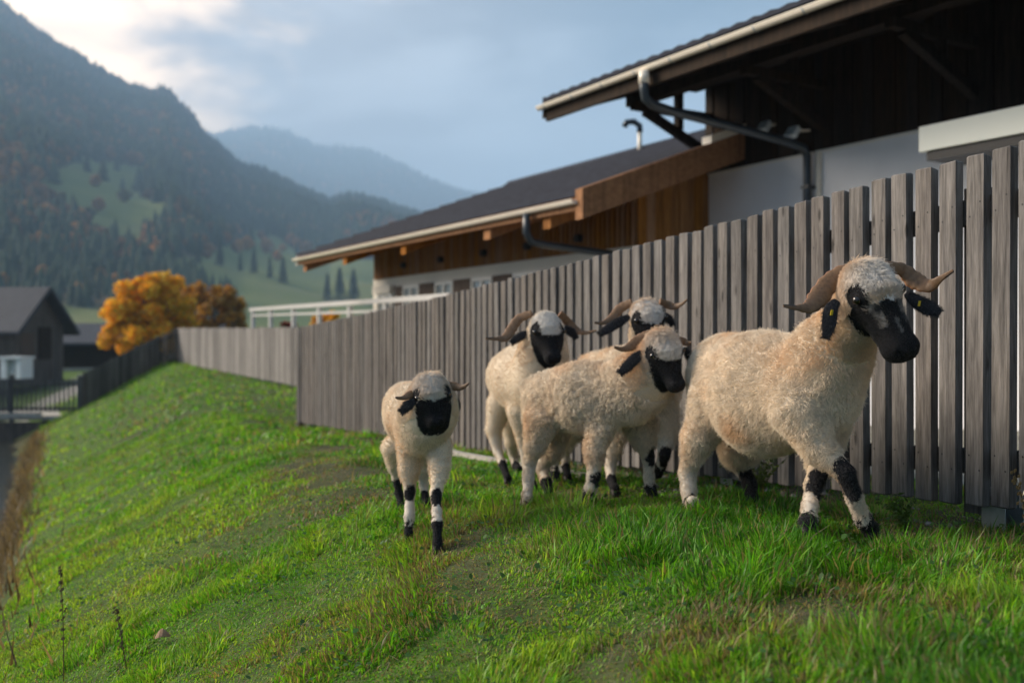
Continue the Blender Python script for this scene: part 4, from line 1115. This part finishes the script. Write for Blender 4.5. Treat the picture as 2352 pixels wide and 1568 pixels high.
        return np.clip(blk, 0, 1), np.clip(wht, 0, 1), hl, onhead
    def tint(p, blk, wht, var):
        c = CREAM * (1 - wht[:, None]) + WHITE * wht[:, None]
        c = c * (.86 + .28 * fbm(p, 9, 3, 2))[:, None]
        c = c * (1 - blk[:, None]) + BLK * blk[:, None]
        return c * var
    base = np.array([*(body[1][0][:2]), gz(*body[1][0][:2])])
    root = empty('sheep', base); inv = parent_inv(root)
    blk, wht, hl, onh = pattern(V)
    me = fast_mesh('body', V, Q, True); set_color(me, 'tint', tint(V, blk, wht, .72))
    o = link('body', me, M['skin']); o.parent = root; o.matrix_parent_inverse = inv
    # --- ears, horns, eyes, hooves
    ear_src = []
    for E_ in sp['ears']:
        pts = spline([P(*q[:3]) for q in E_], 12); rad = np.interp(np.linspace(0, len(E_) - 1, 12), range(len(E_)), [q[3] for q in E_])
        mb = MB(); mb.tube(pts, rad, 12, True, .26, ref=np.array((.15, 1, -.2))); o = kid(mb, 'ear', M['skin'], root, True)
        v = np.array(mb.v); set_color(o.data, 'tint', np.tile(BLK * 1.4, (len(v), 1))); ear_src.append((v, [f for f in mb.f if len(f) == 4], pts))
        if sp.get('tags'):
            c = pts[4] + np.array([0, -.016, -.006]); t2 = MB(); t2.box(c, (.005, .003, 0), (0, .0025, 0), (.002, 0, .010)); e2 = t2.build('ear_tag', M['eartag']); e2.parent = o
    for Hn in sp['horns']:
        n = 40; pts = spline([P(*q[:3]) for q in Hn], n); rad = np.interp(np.linspace(0, len(Hn) - 1, n), range(len(Hn)), [q[3] for q in Hn])
        k_ = np.arange(n); rad = rad * (1 + .07 * np.sin(k_ * 1.9) * (k_ < n * .8))
        mb = MB(); mb.tube(pts, rad, 14, True, .34, ref=np.array((.1, 1, -.35))); o = kid(mb, 'horn', M['horn'], root, True)
        tt = np.repeat(k_ / (n - 1), 14); c = np.array([.17, .10, .053])[None] * (1 - tt[:, None] * .1); aa = np.tile(np.arange(14), n)
        warm = np.isin(aa, (7, 8, 9, 10)); c[warm] = sp.get('warm', (.28, .115, .045)); tip = tt > .86  # orange of light shining through, painted along one side of the horn
        c[tip & np.isin(aa, (5, 6, 7, 8, 9))] = (.03, .025, .022); set_color(o.data, 'tint', c)
    for sgn in (-1, 1):
        c = hp(.050, sgn * .082, .030); mb = MB(); rr = .0155 * hs
        us = [(i, j) for i in range(7) for j in range(12)]
        pts = [c + rr * np.array([math.sin(math.pi * i / 6) * math.cos(j * math.pi / 6), math.sin(math.pi * i / 6) * math.sin(j * math.pi / 6), math.cos(math.pi * i / 6)]) for i, j in us]
        mb.add(pts, [(i * 12 + j, (i + 1) * 12 + j, (i + 1) * 12 + (j + 1) % 12, i * 12 + (j + 1) % 12) for i in range(6) for j in range(12)]); kid(mb, 'eye', M['eye'], root, True)
    for j, L in legs:
        e, re = j[-1]; dv = j[-1][0] - j[-2][0]; dv = dv / np.linalg.norm(dv); mb = MB()
        for sgn in (-1, 1):
            q = e + lat * sgn * .014 * S
            if L.get('lift', 0): a0, a1 = q + dv * .005, q + dv * .05 * S - hd * .012
            else: a0, a1 = q + UP * .0, np.array([*(q + hd * .018 * S)[:2], e[2] - .05 * S])
            mb.tube([a0, (a0 + a1) / 2 + hd * .008, a1], [re * .62, re * .68, re * .60], 8)
        kid(mb, 'hoof', M['hoof'], root, True)
    # --- fleece: strands grown from the skin
    tri = np.concatenate([Q[:, [0, 1, 2]], Q[:, [0, 2, 3]]]); A = V[tri]; cr = np.cross(A[:, 1] - A[:, 0], A[:, 2] - A[:, 0]); ar = np.linalg.norm(cr, axis=1) / 2
    VN = np.zeros_like(V); 
    for k_ in range(3): np.add.at(VN, tri[:, k_], cr)
    VN /= np.linalg.norm(VN, axis=1)[:, None] + 1e-12
    cen = A.mean(1); wgt = ar * np.where(np.linalg.norm(cen - (Hc + Hm[0] * .06 * hs), axis=1) < .24 * hs, 2.6, 1.); N = sp['strands']
    ti = r_.choice(len(tri), N, p=wgt / wgt.sum()); u = r_.uniform(0, 1, (N, 2)); u = np.where((u.sum(1) > 1)[:, None], 1 - u, u); w3 = np.stack([1 - u.sum(1), u[:, 0], u[:, 1]], 1)
    root_p = (A[ti] * w3[..., None]).sum(1); nrm = (VN[tri[ti]] * w3[..., None]).sum(1); nrm /= np.linalg.norm(nrm, axis=1)[:, None]
    for v, f, pts in ear_src:                                          # short dark hair on the ears
        f = np.array(f); k_ = r_.integers(0, len(f), 900); w4 = r_.dirichlet([1] * 4, 900); p = (v[f[k_]] * w4[..., None]).sum(1)
        d_ = np.linalg.norm(p[:, None] - pts[None], axis=-1); c = pts[d_.argmin(1)]; nn = p - c; nn /= np.linalg.norm(nn, axis=1)[:, None] + 1e-9
        tp = pts[-1] - pts[0]; tp /= np.linalg.norm(tp); root_p = np.concatenate([root_p, p]); nrm = np.concatenate([nrm, (nn + tp * 1.2) / 1.6])
    N0 = N; N = len(root_p); isear = np.arange(N) >= N0
    blk, wht, hl, onh = pattern(root_p + r_.normal(0, .0045, (N, 3)) * S); blk[isear] = 1; hl = head_local(root_p)
    x, y, z = hl.T
    Ln = np.full(N, sp['wool']); 
    legd = np.full(N, 9.)
    for j, L in legs:
        for (a, ra), (b_, rb) in zip(j[2:-1], j[3:]): legd = np.minimum(legd, seg_d(root_p, a, b_)[0])
    leg = legd < .075 * S; Ln = np.where(leg, sp.get('legwool', .010), Ln)
    top = onh & (z > .015) & (x < .12) & (blk < .5); Ln = np.where(onh, .016, Ln); Ln = np.where(top, sp.get('tuft', .04), Ln); Ln = np.where(onh & (blk > .6), .008, Ln); Ln = np.where(onh & (x > .17), .0055, Ln); Ln[isear] = .013
    eyd = np.linalg.norm(np.stack([x, np.abs(y), z], 1) - [.050, .084, .030], axis=1); Ln = np.where(eyd < .024, .002, Ln)
    Ln = Ln * hs ** .5 * r_.uniform(.7, 1.25, N)
    flow = nrm * 1.0 - UP * .35 + hd * -.25
    hf_ = nrm * np.where(top, .5, .75)[:, None] + Hm[0] * np.where(x > .05, -.55, .55)[:, None] + Hm[1] * (np.sign(y) * .35)[:, None] * top[:, None]
    dirn = np.where(onh[:, None], hf_, np.where(leg[:, None], nrm * .75 - UP * .75, flow)); dirn[isear] = nrm[isear]
    fq = sp.get('flow', 28.)
    fv = np.stack([vnoise(root_p, fq, 101), vnoise(root_p, fq, 102), vnoise(root_p, fq, 103)], -1) + .6 * np.stack([vnoise(root_p, fq * 2.3, 104), vnoise(root_p, fq * 2.3, 105), vnoise(root_p, fq * 2.3, 106)], -1) - .8
    dirn = dirn + fv * (sp.get('part', 1.0) * np.where(onh & ~top, .25, 1.) * np.where(isear, .2, 1.))[:, None]
    stray = (r_.uniform(0, 1, N) < np.where(top, .22, .07)) & ~(onh & ~top); Ln = np.where(stray, Ln * 1.55, Ln)
    dirn = dirn + r_.normal(0, 1, (N, 3)) * (sp.get('mess', .22) * np.where(stray, 1.6, 1.))[:, None]; dirn /= np.linalg.norm(dirn, axis=1)[:, None]
    # locks: strands lean towards the nearest lock centre
    nl = max(60, N // sp.get('lock', 26)); li = r_.choice(N, nl, replace=False); kd = kdtree.KDTree(nl)
    for i, k_ in enumerate(li): kd.insert(root_p[k_], i)
    kd.balance(); near = np.array([kd.find(q)[1] for q in root_p]); lc = li[near]
    tipd = dirn * Ln[:, None]; ltip = root_p[lc] + dirn[lc] * Ln[lc][:, None]
    cl_ = np.where(onh & ~top, .15, np.where(top, .2, sp.get('clump', .12)))[:, None]; cl_[isear] = 0
    tipd = tipd * (1 - cl_) + (ltip - root_p) * cl_
    K = 5; tt = np.linspace(0, 1, K)[None, :, None]
    ph = (vnoise(root_p, fq * 1.4, 111) * 14 + r_.normal(0, .7, N))[:, None]
    s1 = np.cross(nrm, UP + .01); s1 /= np.linalg.norm(s1, axis=1)[:, None] + 1e-9; s2 = np.cross(nrm, s1)
    curl = sp.get('curl', .004) * np.where(onh & ~top, .2, 1.)
    wav = (s1[:, None] * np.sin(ph + tt[..., 0] * sp.get('turns', 7.))[..., None] + s2[:, None] * np.cos(ph + tt[..., 0] * sp.get('turns', 7.))[..., None]) * curl[:, None, None] * tt
    pos = root_p[:, None] + nrm[:, None] * -.002 + (tipd[:, None] * (.72 * tt + .28 * tt * tt) + nrm[:, None] * Ln[:, None, None] * .16 * np.sin(tt * 3.14)) + wav
    cv = bpy.data.hair_curves.new('wool'); cv.add_curves([K] * N)
    cv.points.foreach_set('position', np.ascontiguousarray(pos, np.float32).ravel())
    rd = cv.attributes.new('radius', 'FLOAT', 'POINT') if 'radius' not in cv.attributes else cv.attributes['radius']
    rad = np.where(onh, .00055, sp.get('rad', .0009))[:, None] * np.array([1, 1, .9, .7, .3])[None]; rad = rad * (1 - .25 * (blk > .5))[:, None]
    rd.data.foreach_set('value', np.ascontiguousarray(rad, np.float32).ravel())
    lv = .86 + .28 * vnoise(root_p, fq * 1.2, 121); col = tint(root_p, blk, wht, (lv * r_.uniform(.88, 1.1, N))[:, None]); 
    yl = fbm(root_p, 6, 11, 2)[:, None]; col = col * (1 - (1 - blk)[:, None] * np.clip(yl - .45, 0, .5) * np.array([.25, .7, 1.1]))
    lowb = np.clip(1 - (root_p[:, 2] - base[2] - .05) / (.42 * S), 0, 1)[:, None] * np.clip(fbm(root_p, 14, 23, 3) * 2.2 - .6, 0, 1)[:, None] * (1 - blk)[:, None]
    col = col * (1 - lowb * np.array([.30, .38, .48]))          # mud and grass stain on belly and legs
    ca = cv.attributes.new('tint', 'FLOAT_COLOR', 'CURVE'); c4 = np.ones((N, 4), np.float32); c4[:, :3] = col; ca.data.foreach_set('color', c4.ravel())
    o = link('wool', cv, M['wool']); o.parent = root; o.matrix_parent_inverse = inv
    tag(root, label, 'sheep', 'blacknose sheep walking along the fence')
    return root
def leg(*j, **k): return dict(j=j, **k)
make_sheep('largest cream sheep with grey speckled black face striding in front at right', dict(seed=1, size=1.1, strands=160000, wool=.019, h=.0068, tags=1, curl=.003, rad=.0006, part=.9,
    body=[(1672, 868, 4.70, .215), (1757, 903, 4.38, .262), (1868, 892, 4.07, .208)], neck=[(1912, 808, 3.97, .128), (1962, 735, 3.84, .092)],
    legs=[leg((1648, 930, 4.58, .145), (1606, 1003, 4.60, .074), (1578, 1085, 4.66, .056), (1582, 1125, 4.62, .050), (1586, 1160, 4.57, .044), (1590, 1183, 4.52, .038), foot=0, fore=0, spots=[(4.2, .035)]),
          leg((1715, 950, 4.82, .16), (1700, 1035, 4.76, .095), (1704, 1070, 4.82, .056), (1722, 1110, 4.74, .046), (1728, 1150, 4.66, .040), lift=1, fore=0, spots=[(3.1, .075)]),
          leg((1838, 945, 3.98, .118), (1878, 1026, 3.92, .068), (1942, 1085, 3.84, .052), (1962, 1140, 3.84, .043), (1983, 1192, 3.87, .047), (2000, 1232, 3.90, .040), spots=[(1.95, .062), (2.3, .06)]),
          leg((1902, 975, 4.15, .095), (1890, 1055, 4.10, .066), (1870, 1110, 4.02, .050), (1860, 1162, 3.92, .042), (1855, 1200, 3.84, .046), (1853, 1240, 3.80, .040), spots=[(1.8, .05), (2.2, .052)])],
    head=dict(c=(1996, 658, 3.72), f=(.30, -.45, -.84), l=(.95, .17, .22), s=1.13, face=.065, blaze=.5, grey=1, mz=.95, ml=1.02, cheek=.012), tuft=.020,
    ears=[[(1922, 690, 3.72, .012), (1908, 712, 3.69, .026), (1904, 745, 3.67, .026), (1896, 778, 3.66, .010)], [(2082, 672, 3.78, .012), (2105, 692, 3.76, .027), (2135, 708, 3.74, .030), (2160, 720, 3.72, .010)]],
    horns=[[(1968, 622, 3.76, .022), (1938, 626, 3.79, .032), (1905, 650, 3.79, .038), (1878, 686, 3.75, .040), (1858, 706, 3.70, .026), (1832, 707, 3.67, .012), (1799, 702, 3.64, .006)],
           [(2035, 612, 3.82, .022), (2072, 620, 3.87, .030), (2103, 645, 3.86, .040), (2133, 657, 3.82, .028), (2160, 640, 3.78, .012), (2190, 621, 3.75, .006)]]))
make_sheep('small lamb with stubby horns walking towards us, leftmost of the flock', dict(seed=2, size=.75, strands=52000, wool=.014, h=.0095, curl=.003, rad=.0006, part=.9, legwool=.008, tuft=.018,
    body=[(934, 938, 4.98, .140), (947, 952, 4.74, .142), (968, 982, 4.45, .120)], neck=[(984, 945, 4.36, .105), (990, 915, 4.32, .08)],
    legs=[leg((908, 1030, 4.95, .075), (908, 1065, 4.98, .045), (912, 1100, 5.02, .032), (917, 1135, 5.0, .028), (922, 1166, 4.95, .027), spots=[(2.8, .045)], fore=0),
          leg((968, 1030, 4.98, .07), (970, 1075, 5.0, .042), (974, 1115, 5.02, .032), (976, 1145, 4.98, .028), (979, 1166, 4.92, .027), fore=0, spots=[(3, .04)]),
          leg((940, 1020, 4.50, .065), (940, 1080, 4.50, .050), (941, 1128, 4.48, .036), (941, 1165, 4.45, .030), (940, 1185, 4.43, .032), (938, 1203, 4.40, .029), spots=[(2.05, .03)], foot=.8),
          leg((1008, 1020, 4.42, .065), (1010, 1075, 4.38, .048), (1001, 1132, 4.32, .036), (1003, 1175, 4.26, .030), (1004, 1200, 4.22, .033), (1005, 1228, 4.18, .029), spots=[(2.1, .034)])],
    head=dict(c=(990, 896, 4.28), f=(.18, -.42, -.88), l=(.95, .22, .14), s=.80, face=-.005, blaze=2.1, ml=.72, mz=.64),
    ears=[[(952, 918, 4.24, .010), (937, 931, 4.22, .022), (920, 947, 4.22, .011)], [(1036, 915, 4.38, .010), (1046, 925, 4.40, .018), (1050, 940, 4.42, .008)]],
    horns=[[(956, 896, 4.28, .014), (940, 907, 4.25, .019), (925, 914, 4.22, .010), (908, 913, 4.20, .004)], [(1024, 884, 4.32, .016), (1043, 887, 4.32, .021), (1060, 890, 4.30, .012), (1077, 880, 4.28, .004)]]))
make_sheep('sheep with wide horns and all black face looking out between lamb and curly sheep', dict(seed=3, size=.95, strands=46000, wool=.011, h=.011, curl=.002, rad=.0006, part=.6,
    body=[(1172, 866, 6.32, .178), (1200, 868, 6.05, .198), (1236, 872, 5.80, .185)], neck=[(1246, 815, 5.72, .120), (1252, 775, 5.66, .095)],
    legs=[leg((1150, 930, 6.25, .095), (1134, 985, 6.24, .055), (1143, 1035, 6.2, .042), (1154, 1065, 6.12, .036), (1166, 1103, 6.02, .034), fore=0),
          leg((1172, 950, 6.45, .09), (1176, 1015, 6.45, .050), (1180, 1050, 6.5, .040), (1185, 1070, 6.44, .036), (1192, 1092, 6.36, .034), fore=0),
          leg((1200, 945, 5.92, .10), (1204, 1010, 5.94, .050), (1208, 1055, 5.94, .040), (1214, 1085, 5.9, .036), (1222, 1112, 5.86, .034)),
          leg((1270, 945, 5.98, .09), (1272, 1010, 6.0, .050), (1274, 1055, 6.02, .040), (1275, 1085, 6.0, .036), (1276, 1106, 5.98, .034))],
    head=dict(c=(1255, 752, 5.60), f=(.17, -.55, -.80), l=(.97, .2, -.02), s=1.02, face=.015, blaze=2.0, ml=.80, mz=.74), tuft=.012,
    ears=[[(1216, 764, 5.62, .012), (1196, 772, 5.62, .024), (1174, 788, 5.62, .012)], [(1296, 752, 5.68, .012), (1312, 762, 5.70, .024), (1324, 777, 5.71, .010)]],
    horns=[[(1222, 720, 5.66, .022), (1192, 732, 5.68, .028), (1174, 757, 5.66, .030), (1160, 776, 5.62, .026), (1142, 778, 5.58, .012), (1115, 777, 5.55, .006)],
           [(1286, 720, 5.72, .022), (1305, 740, 5.76, .026), (1322, 757, 5.76, .024), (1344, 764, 5.73, .012), (1370, 759, 5.70, .006)]]))
make_sheep('curly cream sheep standing side on in the middle of the flock', dict(seed=4, size=.9, strands=90000, wool=.024, h=.010, clump=.25, curl=.006, turns=8., rad=.0007, part=1.5, flow=36.,
    body=[(1268, 916, 5.18, .155), (1340, 912, 5.05, .170), (1446, 900, 4.92, .160)], neck=[(1488, 862, 4.86, .125), (1508, 830, 4.80, .095)],
    legs=[leg((1246, 965, 5.12, .10), (1228, 1025, 5.12, .056), (1216, 1060, 5.14, .048), (1213, 1105, 5.10, .040), (1211, 1135, 5.06, .036), (1209, 1155, 5.02, .033), foot=0, fore=0),
          leg((1275, 980, 5.28, .10), (1268, 1035, 5.28, .060), (1243, 1072, 5.32, .044), (1254, 1105, 5.26, .038), (1264, 1138, 5.20, .034), fore=0),
          leg((1390, 955, 4.94, .085), (1366, 1030, 4.92, .054), (1364, 1090, 4.90, .046), (1358, 1120, 4.90, .042), (1352, 1140, 4.90, .040), (1347, 1158, 4.90, .034), foot=.55, spots=[(2.35, .036)]),
          leg((1472, 975, 5.06, .095), (1482, 1022, 5.06, .056), (1489, 1052, 5.06, .042), (1491, 1095, 5.08, .036), (1494, 1118, 5.08, .040), (1499, 1149, 5.08, .034), spots=[(1.85, .042)])],
    head=dict(c=(1522, 797, 4.74), f=(.27, -.42, -.86), l=(.93, .27, .2), s=.94, face=.012, blaze=2.2, ml=.9, mz=.72), tuft=.022,
    ears=[[(1478, 808, 4.74, .012), (1460, 822, 4.72, .026), (1440, 842, 4.70, .026), (1423, 858, 4.69, .012)], [(1570, 800, 4.82, .010), (1582, 815, 4.84, .018), (1588, 832, 4.85, .008)]],
    horns=[[(1492, 766, 4.80, .020), (1466, 780, 4.81, .026), (1448, 796, 4.79, .024), (1430, 802, 4.76, .013), (1411, 797, 4.74, .006)], [(1556, 778, 4.84, .018), (1570, 784, 4.88, .020), (1580, 789, 4.87, .014), (1588, 786, 4.85, .006)]]))
make_sheep('sheep half hidden behind the curly one, head raised against the fence', dict(seed=5, size=.95, strands=36000, wool=.024, h=.011, curl=.004, part=1.2, rad=.0007,
    body=[(1372, 872, 6.12, .180), (1430, 872, 5.90, .190), (1500, 885, 5.66, .175)], neck=[(1498, 820, 5.56, .115), (1490, 770, 5.48, .09)],
    legs=[leg((1335, 955, 6.14, .11), (1305, 1010, 6.16, .060), (1297, 1045, 6.2, .042), (1300, 1072, 6.16, .036), (1303, 1104, 6.1, .034), fore=0),
          leg((1350, 955, 6.30, .10), (1290, 1010, 6.32, .060), (1264, 1050, 6.36, .042), (1268, 1078, 6.3, .036), (1273, 1106, 6.22, .034), fore=0),
          leg((1425, 965, 5.62, .10), (1408, 1030, 5.60, .056), (1402, 1075, 5.58, .042), (1404, 1100, 5.52, .038), (1412, 1134, 5.42, .036)),
          leg((1522, 955, 5.66, .11), (1530, 1005, 5.62, .070), (1526, 1045, 5.56, .048), (1518, 1068, 5.60, .044), (1512, 1084, 5.64, .036), lift=1, spots=[(2.3, .05)])],
    head=dict(c=(1485, 724, 5.40), f=(.26, -.58, -.77), l=(.95, .22, .1), s=1.0, face=.02, blaze=2.2, ml=.85, mz=.76), tuft=.02,
    ears=[[(1446, 726, 5.40, .012), (1425, 738, 5.38, .026), (1398, 754, 5.36, .026), (1375, 769, 5.35, .010)], [(1524, 722, 5.46, .010), (1536, 732, 5.48, .022), (1545, 748, 5.49, .010)]],
    horns=[[(1452, 694, 5.46, .022), (1425, 708, 5.48, .028), (1406, 730, 5.46, .024), (1386, 741, 5.42, .012), (1365, 741, 5.39, .006)], [(1516, 692, 5.50, .020), (1534, 700, 5.53, .024), (1550, 704, 5.52, .020), (1566, 698, 5.49, .010), (1578, 688, 5.47, .005)]]))
make_sheep('sheep almost wholly cut off by the right edge, only its hind leg in view', dict(seed=6, size=.8, strands=30000, wool=.02, h=.012, curl=.003, part=.9,
    body=[(2479, 1000, 3.45, .15), (2579, 1000, 3.28, .16), (2699, 990, 3.10, .15)], neck=[(2749, 930, 3.05, .11), (2779, 880, 3.0, .09)],
    legs=[leg((2449, 1040, 3.42, .09), (2409, 1090, 3.40, .055), (2371, 1135, 3.42, .034), (2375, 1200, 3.38, .028), (2381, 1285, 3.32, .028), fore=0),
          leg((2489, 1040, 3.6, .09), (2479, 1120, 3.6, .05), (2459, 1170, 3.62, .034), (2471, 1210, 3.6, .03), (2479, 1270, 3.55, .028), fore=0),
          leg((2649, 1060, 3.1, .08), (2654, 1150, 3.1, .05), (2659, 1220, 3.1, .034), (2659, 1280, 3.1, .03), (2664, 1340, 3.08, .028)),
          leg((2709, 1060, 3.25, .08), (2714, 1150, 3.25, .05), (2719, 1220, 3.25, .034), (2721, 1270, 3.25, .03), (2724, 1320, 3.2, .028))],
    head=dict(c=(2799, 850, 2.98), f=(.6, -.3, -.74), l=(.5, .85, .1), s=.8, face=.03, blaze=1.1),
    ears=[[(2769, 850, 2.92, .01), (2749, 865, 2.9, .02), (2734, 885, 2.9, .01)], [(2839, 845, 3.08, .01), (2859, 860, 3.1, .02), (2869, 880, 3.1, .01)]],
    horns=[[(2774, 810, 2.94, .014), (2754, 820, 2.92, .016), (2734, 822, 2.9, .005)], [(2829, 805, 3.05, .014), (2854, 815, 3.08, .016), (2879, 812, 3.1, .005)]]))


# ------------------------------------------------------------------ small things on the bank
def ray_ground(px, py, z0=1.5, z1=60):
    Z = np.linspace(z0, z1, 6000); g = ground((px - 1176) / FPX * Z, Z, False) + (py - 784) / FPX * Z
    i = int(np.argmax(g > 0)); x = (px - 1176) / FPX * Z[i]; return np.array([x, Z[i], gz(x, Z[i])])
# leafy weed at the fence foot behind the big sheep's legs
def weed(name, base, H, n, spread, lab, seed, leaf=.011, col=(.055, .085, .022)):
    r_ = np.random.default_rng(seed); base = np.asarray(base); root = empty(name, base); inv = parent_inv(root); st = MB(); LV = []
    for i in range(n):
        a = r_.uniform(0, 6.28); rr = spread * r_.uniform(.2, 1); h = H * r_.uniform(.5, 1); tip = base + [rr * math.cos(a), rr * math.sin(a), h]
        pts = spline([base + r_.normal(0, .012, 3) * [1, 1, 0], base + [rr * .35 * math.cos(a), rr * .35 * math.sin(a), h * .55], tip], 9); st.tube(pts, np.linspace(.0028, .0008, 9), 5, False)
        for q in pts[2:]:
            for _ in range(3):
                d = r_.normal(size=3); d /= np.linalg.norm(d); e = np.cross(d, r_.normal(size=3)); e /= np.linalg.norm(e); c = q + d * leaf; s_ = leaf * r_.uniform(.6, 1.5)
                LV += [q, c + e * s_ * .45, q + d * 2 * s_, c - e * s_ * .45]
    o = kid(st, 'stems', M['grass'], root); set_color(o.data, 'tint', np.tile(np.array(col) * 1.1, (len(st.v), 1)))
    me = fast_mesh('leaves', np.array(LV), np.arange(len(LV)).reshape(-1, 4)); k_ = len(LV) // 4; set_color(me, 'tint', np.repeat(np.array(col) * r_.uniform(.6, 1.5, (k_, 1)), 4, 0))
    o = link('leaves', me, M['grass']); o.parent = root; o.matrix_parent_inverse = inv; tag(root, lab, 'plant')
weed('weed', W3(1.35, -.22, gz(*xy(1.35, -.22))), .30, 24, .20, 'bushy green weed at the fence foot behind the big sheep', 1)
weed('weed', W3(.30, -.30, gz(*xy(.30, -.30))), .16, 14, .12, 'low leafy weed at the fence foot near the right hand post', 2, col=(.05, .10, .02))
def stalk(px0, py0, px1, py1, lab, seed, Zf=None, col=(.14, .105, .06)):
    r_ = np.random.default_rng(seed); b0 = ray_ground(px0, py0) if Zf is None else np.array([*(P(px0, py0, Zf)[:2]), gz(*P(px0, py0, Zf)[:2])])
    t = P(px1, py1, b0[1]); root = empty('dry_stalk', b0); mb = MB(); pts = spline([b0 - UP * .02, b0 * .5 + t * .5 + r_.normal(0, .008, 3), t], 14)
    mb.tube(pts, np.linspace(.0026, .0010, 14), 6); o = kid(mb, 'stem', M['grass'], root); set_color(o.data, 'tint', np.tile(np.array(col), (len(mb.v), 1)))
    mb = MB()
    for q in pts[5:]:
        for _ in range(3): d = r_.normal(size=3) * .006; mb.box(q + d, (.004, 0, .002), (0, .003, 0), (0, .001, .005))
    o = kid(mb, 'seed_heads', M['grass'], root); o['kind'] = 'stuff'; set_color(o.data, 'tint', np.tile(np.array(col) * 1.2, (len(mb.v), 1))); tag(root, lab, 'plant')
stalk(146, 1560, 138, 1305, 'tall thin dry stalk standing on the bank at lower left', 1)
stalk(292, 1520, 268, 1400, 'shorter dry stalk right of the tall one on the bank', 2)
stalk(2345, 1250, 2330, 1085, 'dry grass stalk with seed heads against the fence at right edge', 3, Zf=3.85, col=(.19, .14, .07))
# dead brush along the broken edge of the bank
r_ = np.random.default_rng(77); n = 5200; s = r_.uniform(-3.5, 34, n); w = -4.15 + r_.normal(0, .22, n); X, Y = xy(s, w); zg = ground(X, Y); hh = r_.uniform(.05, .26, n) * np.where(r_.uniform(0, 1, n) < .08, 1.8, 1)
a = r_.uniform(0, 6.28, n); ln = r_.normal(0, .35, (n, 2)); ww = r_.uniform(.003, .009, n) * (1 + s / 12).clip(.6, 4)
V = np.stack([np.stack([X - np.cos(a) * ww, Y - np.sin(a) * ww, zg - .01], -1), np.stack([X + np.cos(a) * ww, Y + np.sin(a) * ww, zg - .01], -1), np.stack([X + ln[:, 0] * hh, Y + ln[:, 1] * hh, zg + hh], -1)], 1).reshape(-1, 3)
me = fast_mesh('dead_brush', V, np.arange(3 * n).reshape(-1, 3)); set_color(me, 'tint', np.repeat(np.array([.13, .095, .065]) * r_.uniform(.35, 1.7, (n, 1)), 3, 0)); tag(link('dead_brush', me, M['grass']), kind='stuff')
# pale edging board and stones at the fence foot
eb = MB(); e0, e1 = W3(6.0, -.55, 0), W3(2.6, -.55, 0); segs = 5
for i in range(segs):
    a_ = e0 + (e1 - e0) * (i + .01) / segs; b_ = e0 + (e1 - e0) * (i + .985) / segs; a_[2] = gz(a_[0], a_[1]) + .005; b_[2] = gz(b_[0], b_[1]) + .005; eb.beam(a_, b_, .07, .07)
o = eb.build('edging_kerb', M['concrete']); tag(o, 'pale stone edging kerb lying along the fence foot behind the lamb', 'kerb')
pb = MB()
for i in range(260):
    s_ = random.uniform(-.6, 6.5); w_ = random.gauss(-.12, .22); x_, y_ = xy(s_, w_); rr = random.uniform(.008, .03) * (1.5 if random.random() < .12 else 1); z_ = gz(x_, y_) + rr * .2
    q = []
    for (zz, f) in ((-.5, .8), (.1, 1.), (.55, .55)):
        for k_ in range(6): t = k_ * 1.047 + random.uniform(-.2, .2); f2_ = f * random.uniform(.8, 1.15); q.append((x_ + rr * f2_ * math.cos(t), y_ + rr * f2_ * .8 * math.sin(t), z_ + rr * zz * .7))
    pb.add(q, [(k_, (k_ + 1) % 6, 6 + (k_ + 1) % 6, 6 + k_) for k_ in range(6)] + [(6 + k_, 6 + (k_ + 1) % 6, 12 + (k_ + 1) % 6, 12 + k_) for k_ in range(6)] + [(12, 13, 14, 15, 16, 17)])
tag(pb.build('pebbles', M['stone']), kind='stuff')
# one curled dead leaf lying in the grass
q = ray_ground(372, 1470); mb = MB(); pts = spline([q + [-.03, 0, .03], q + [0, -.01, .055], q + [.035, .01, .035]], 8); mb.tube(pts, [.004, .016, .024, .028, .026, .02, .012, .003], 8, True, .12, side=(0, 1, .6))
o = mb.build('dead_leaf', M['cream']); o.data.materials.clear(); o.data.materials.append(plain('dry_leaf', (.24, .15, .09), .8, .3, 30)); tag(o, 'curled tan dead leaf lying on the grassy bank at lower left', 'leaf')
# ------------------------------------------------------------------ valley haze
hz = MB(); hz.box((0, 2600, 480), (5600, 0, 0), (0, 4900, 0), (0, 0, 620))
hm = bpy.data.materials.new('valley_haze'); hm.use_nodes = True
ht = hm.node_tree; ht.nodes.clear(); ho = ht.nodes.new('ShaderNodeOutputMaterial'); hv = ht.nodes.new('ShaderNodeVolumePrincipled')
hv.inputs['Color'].default_value = (.47, .70, 1.0, 1); hv.inputs['Density'].default_value = .00034; hv.inputs['Anisotropy'].default_value = .0
ht.links.new(hv.outputs[0], ho.inputs['Volume'])
o = hz.build('haze', hm); tag(o, kind='stuff')
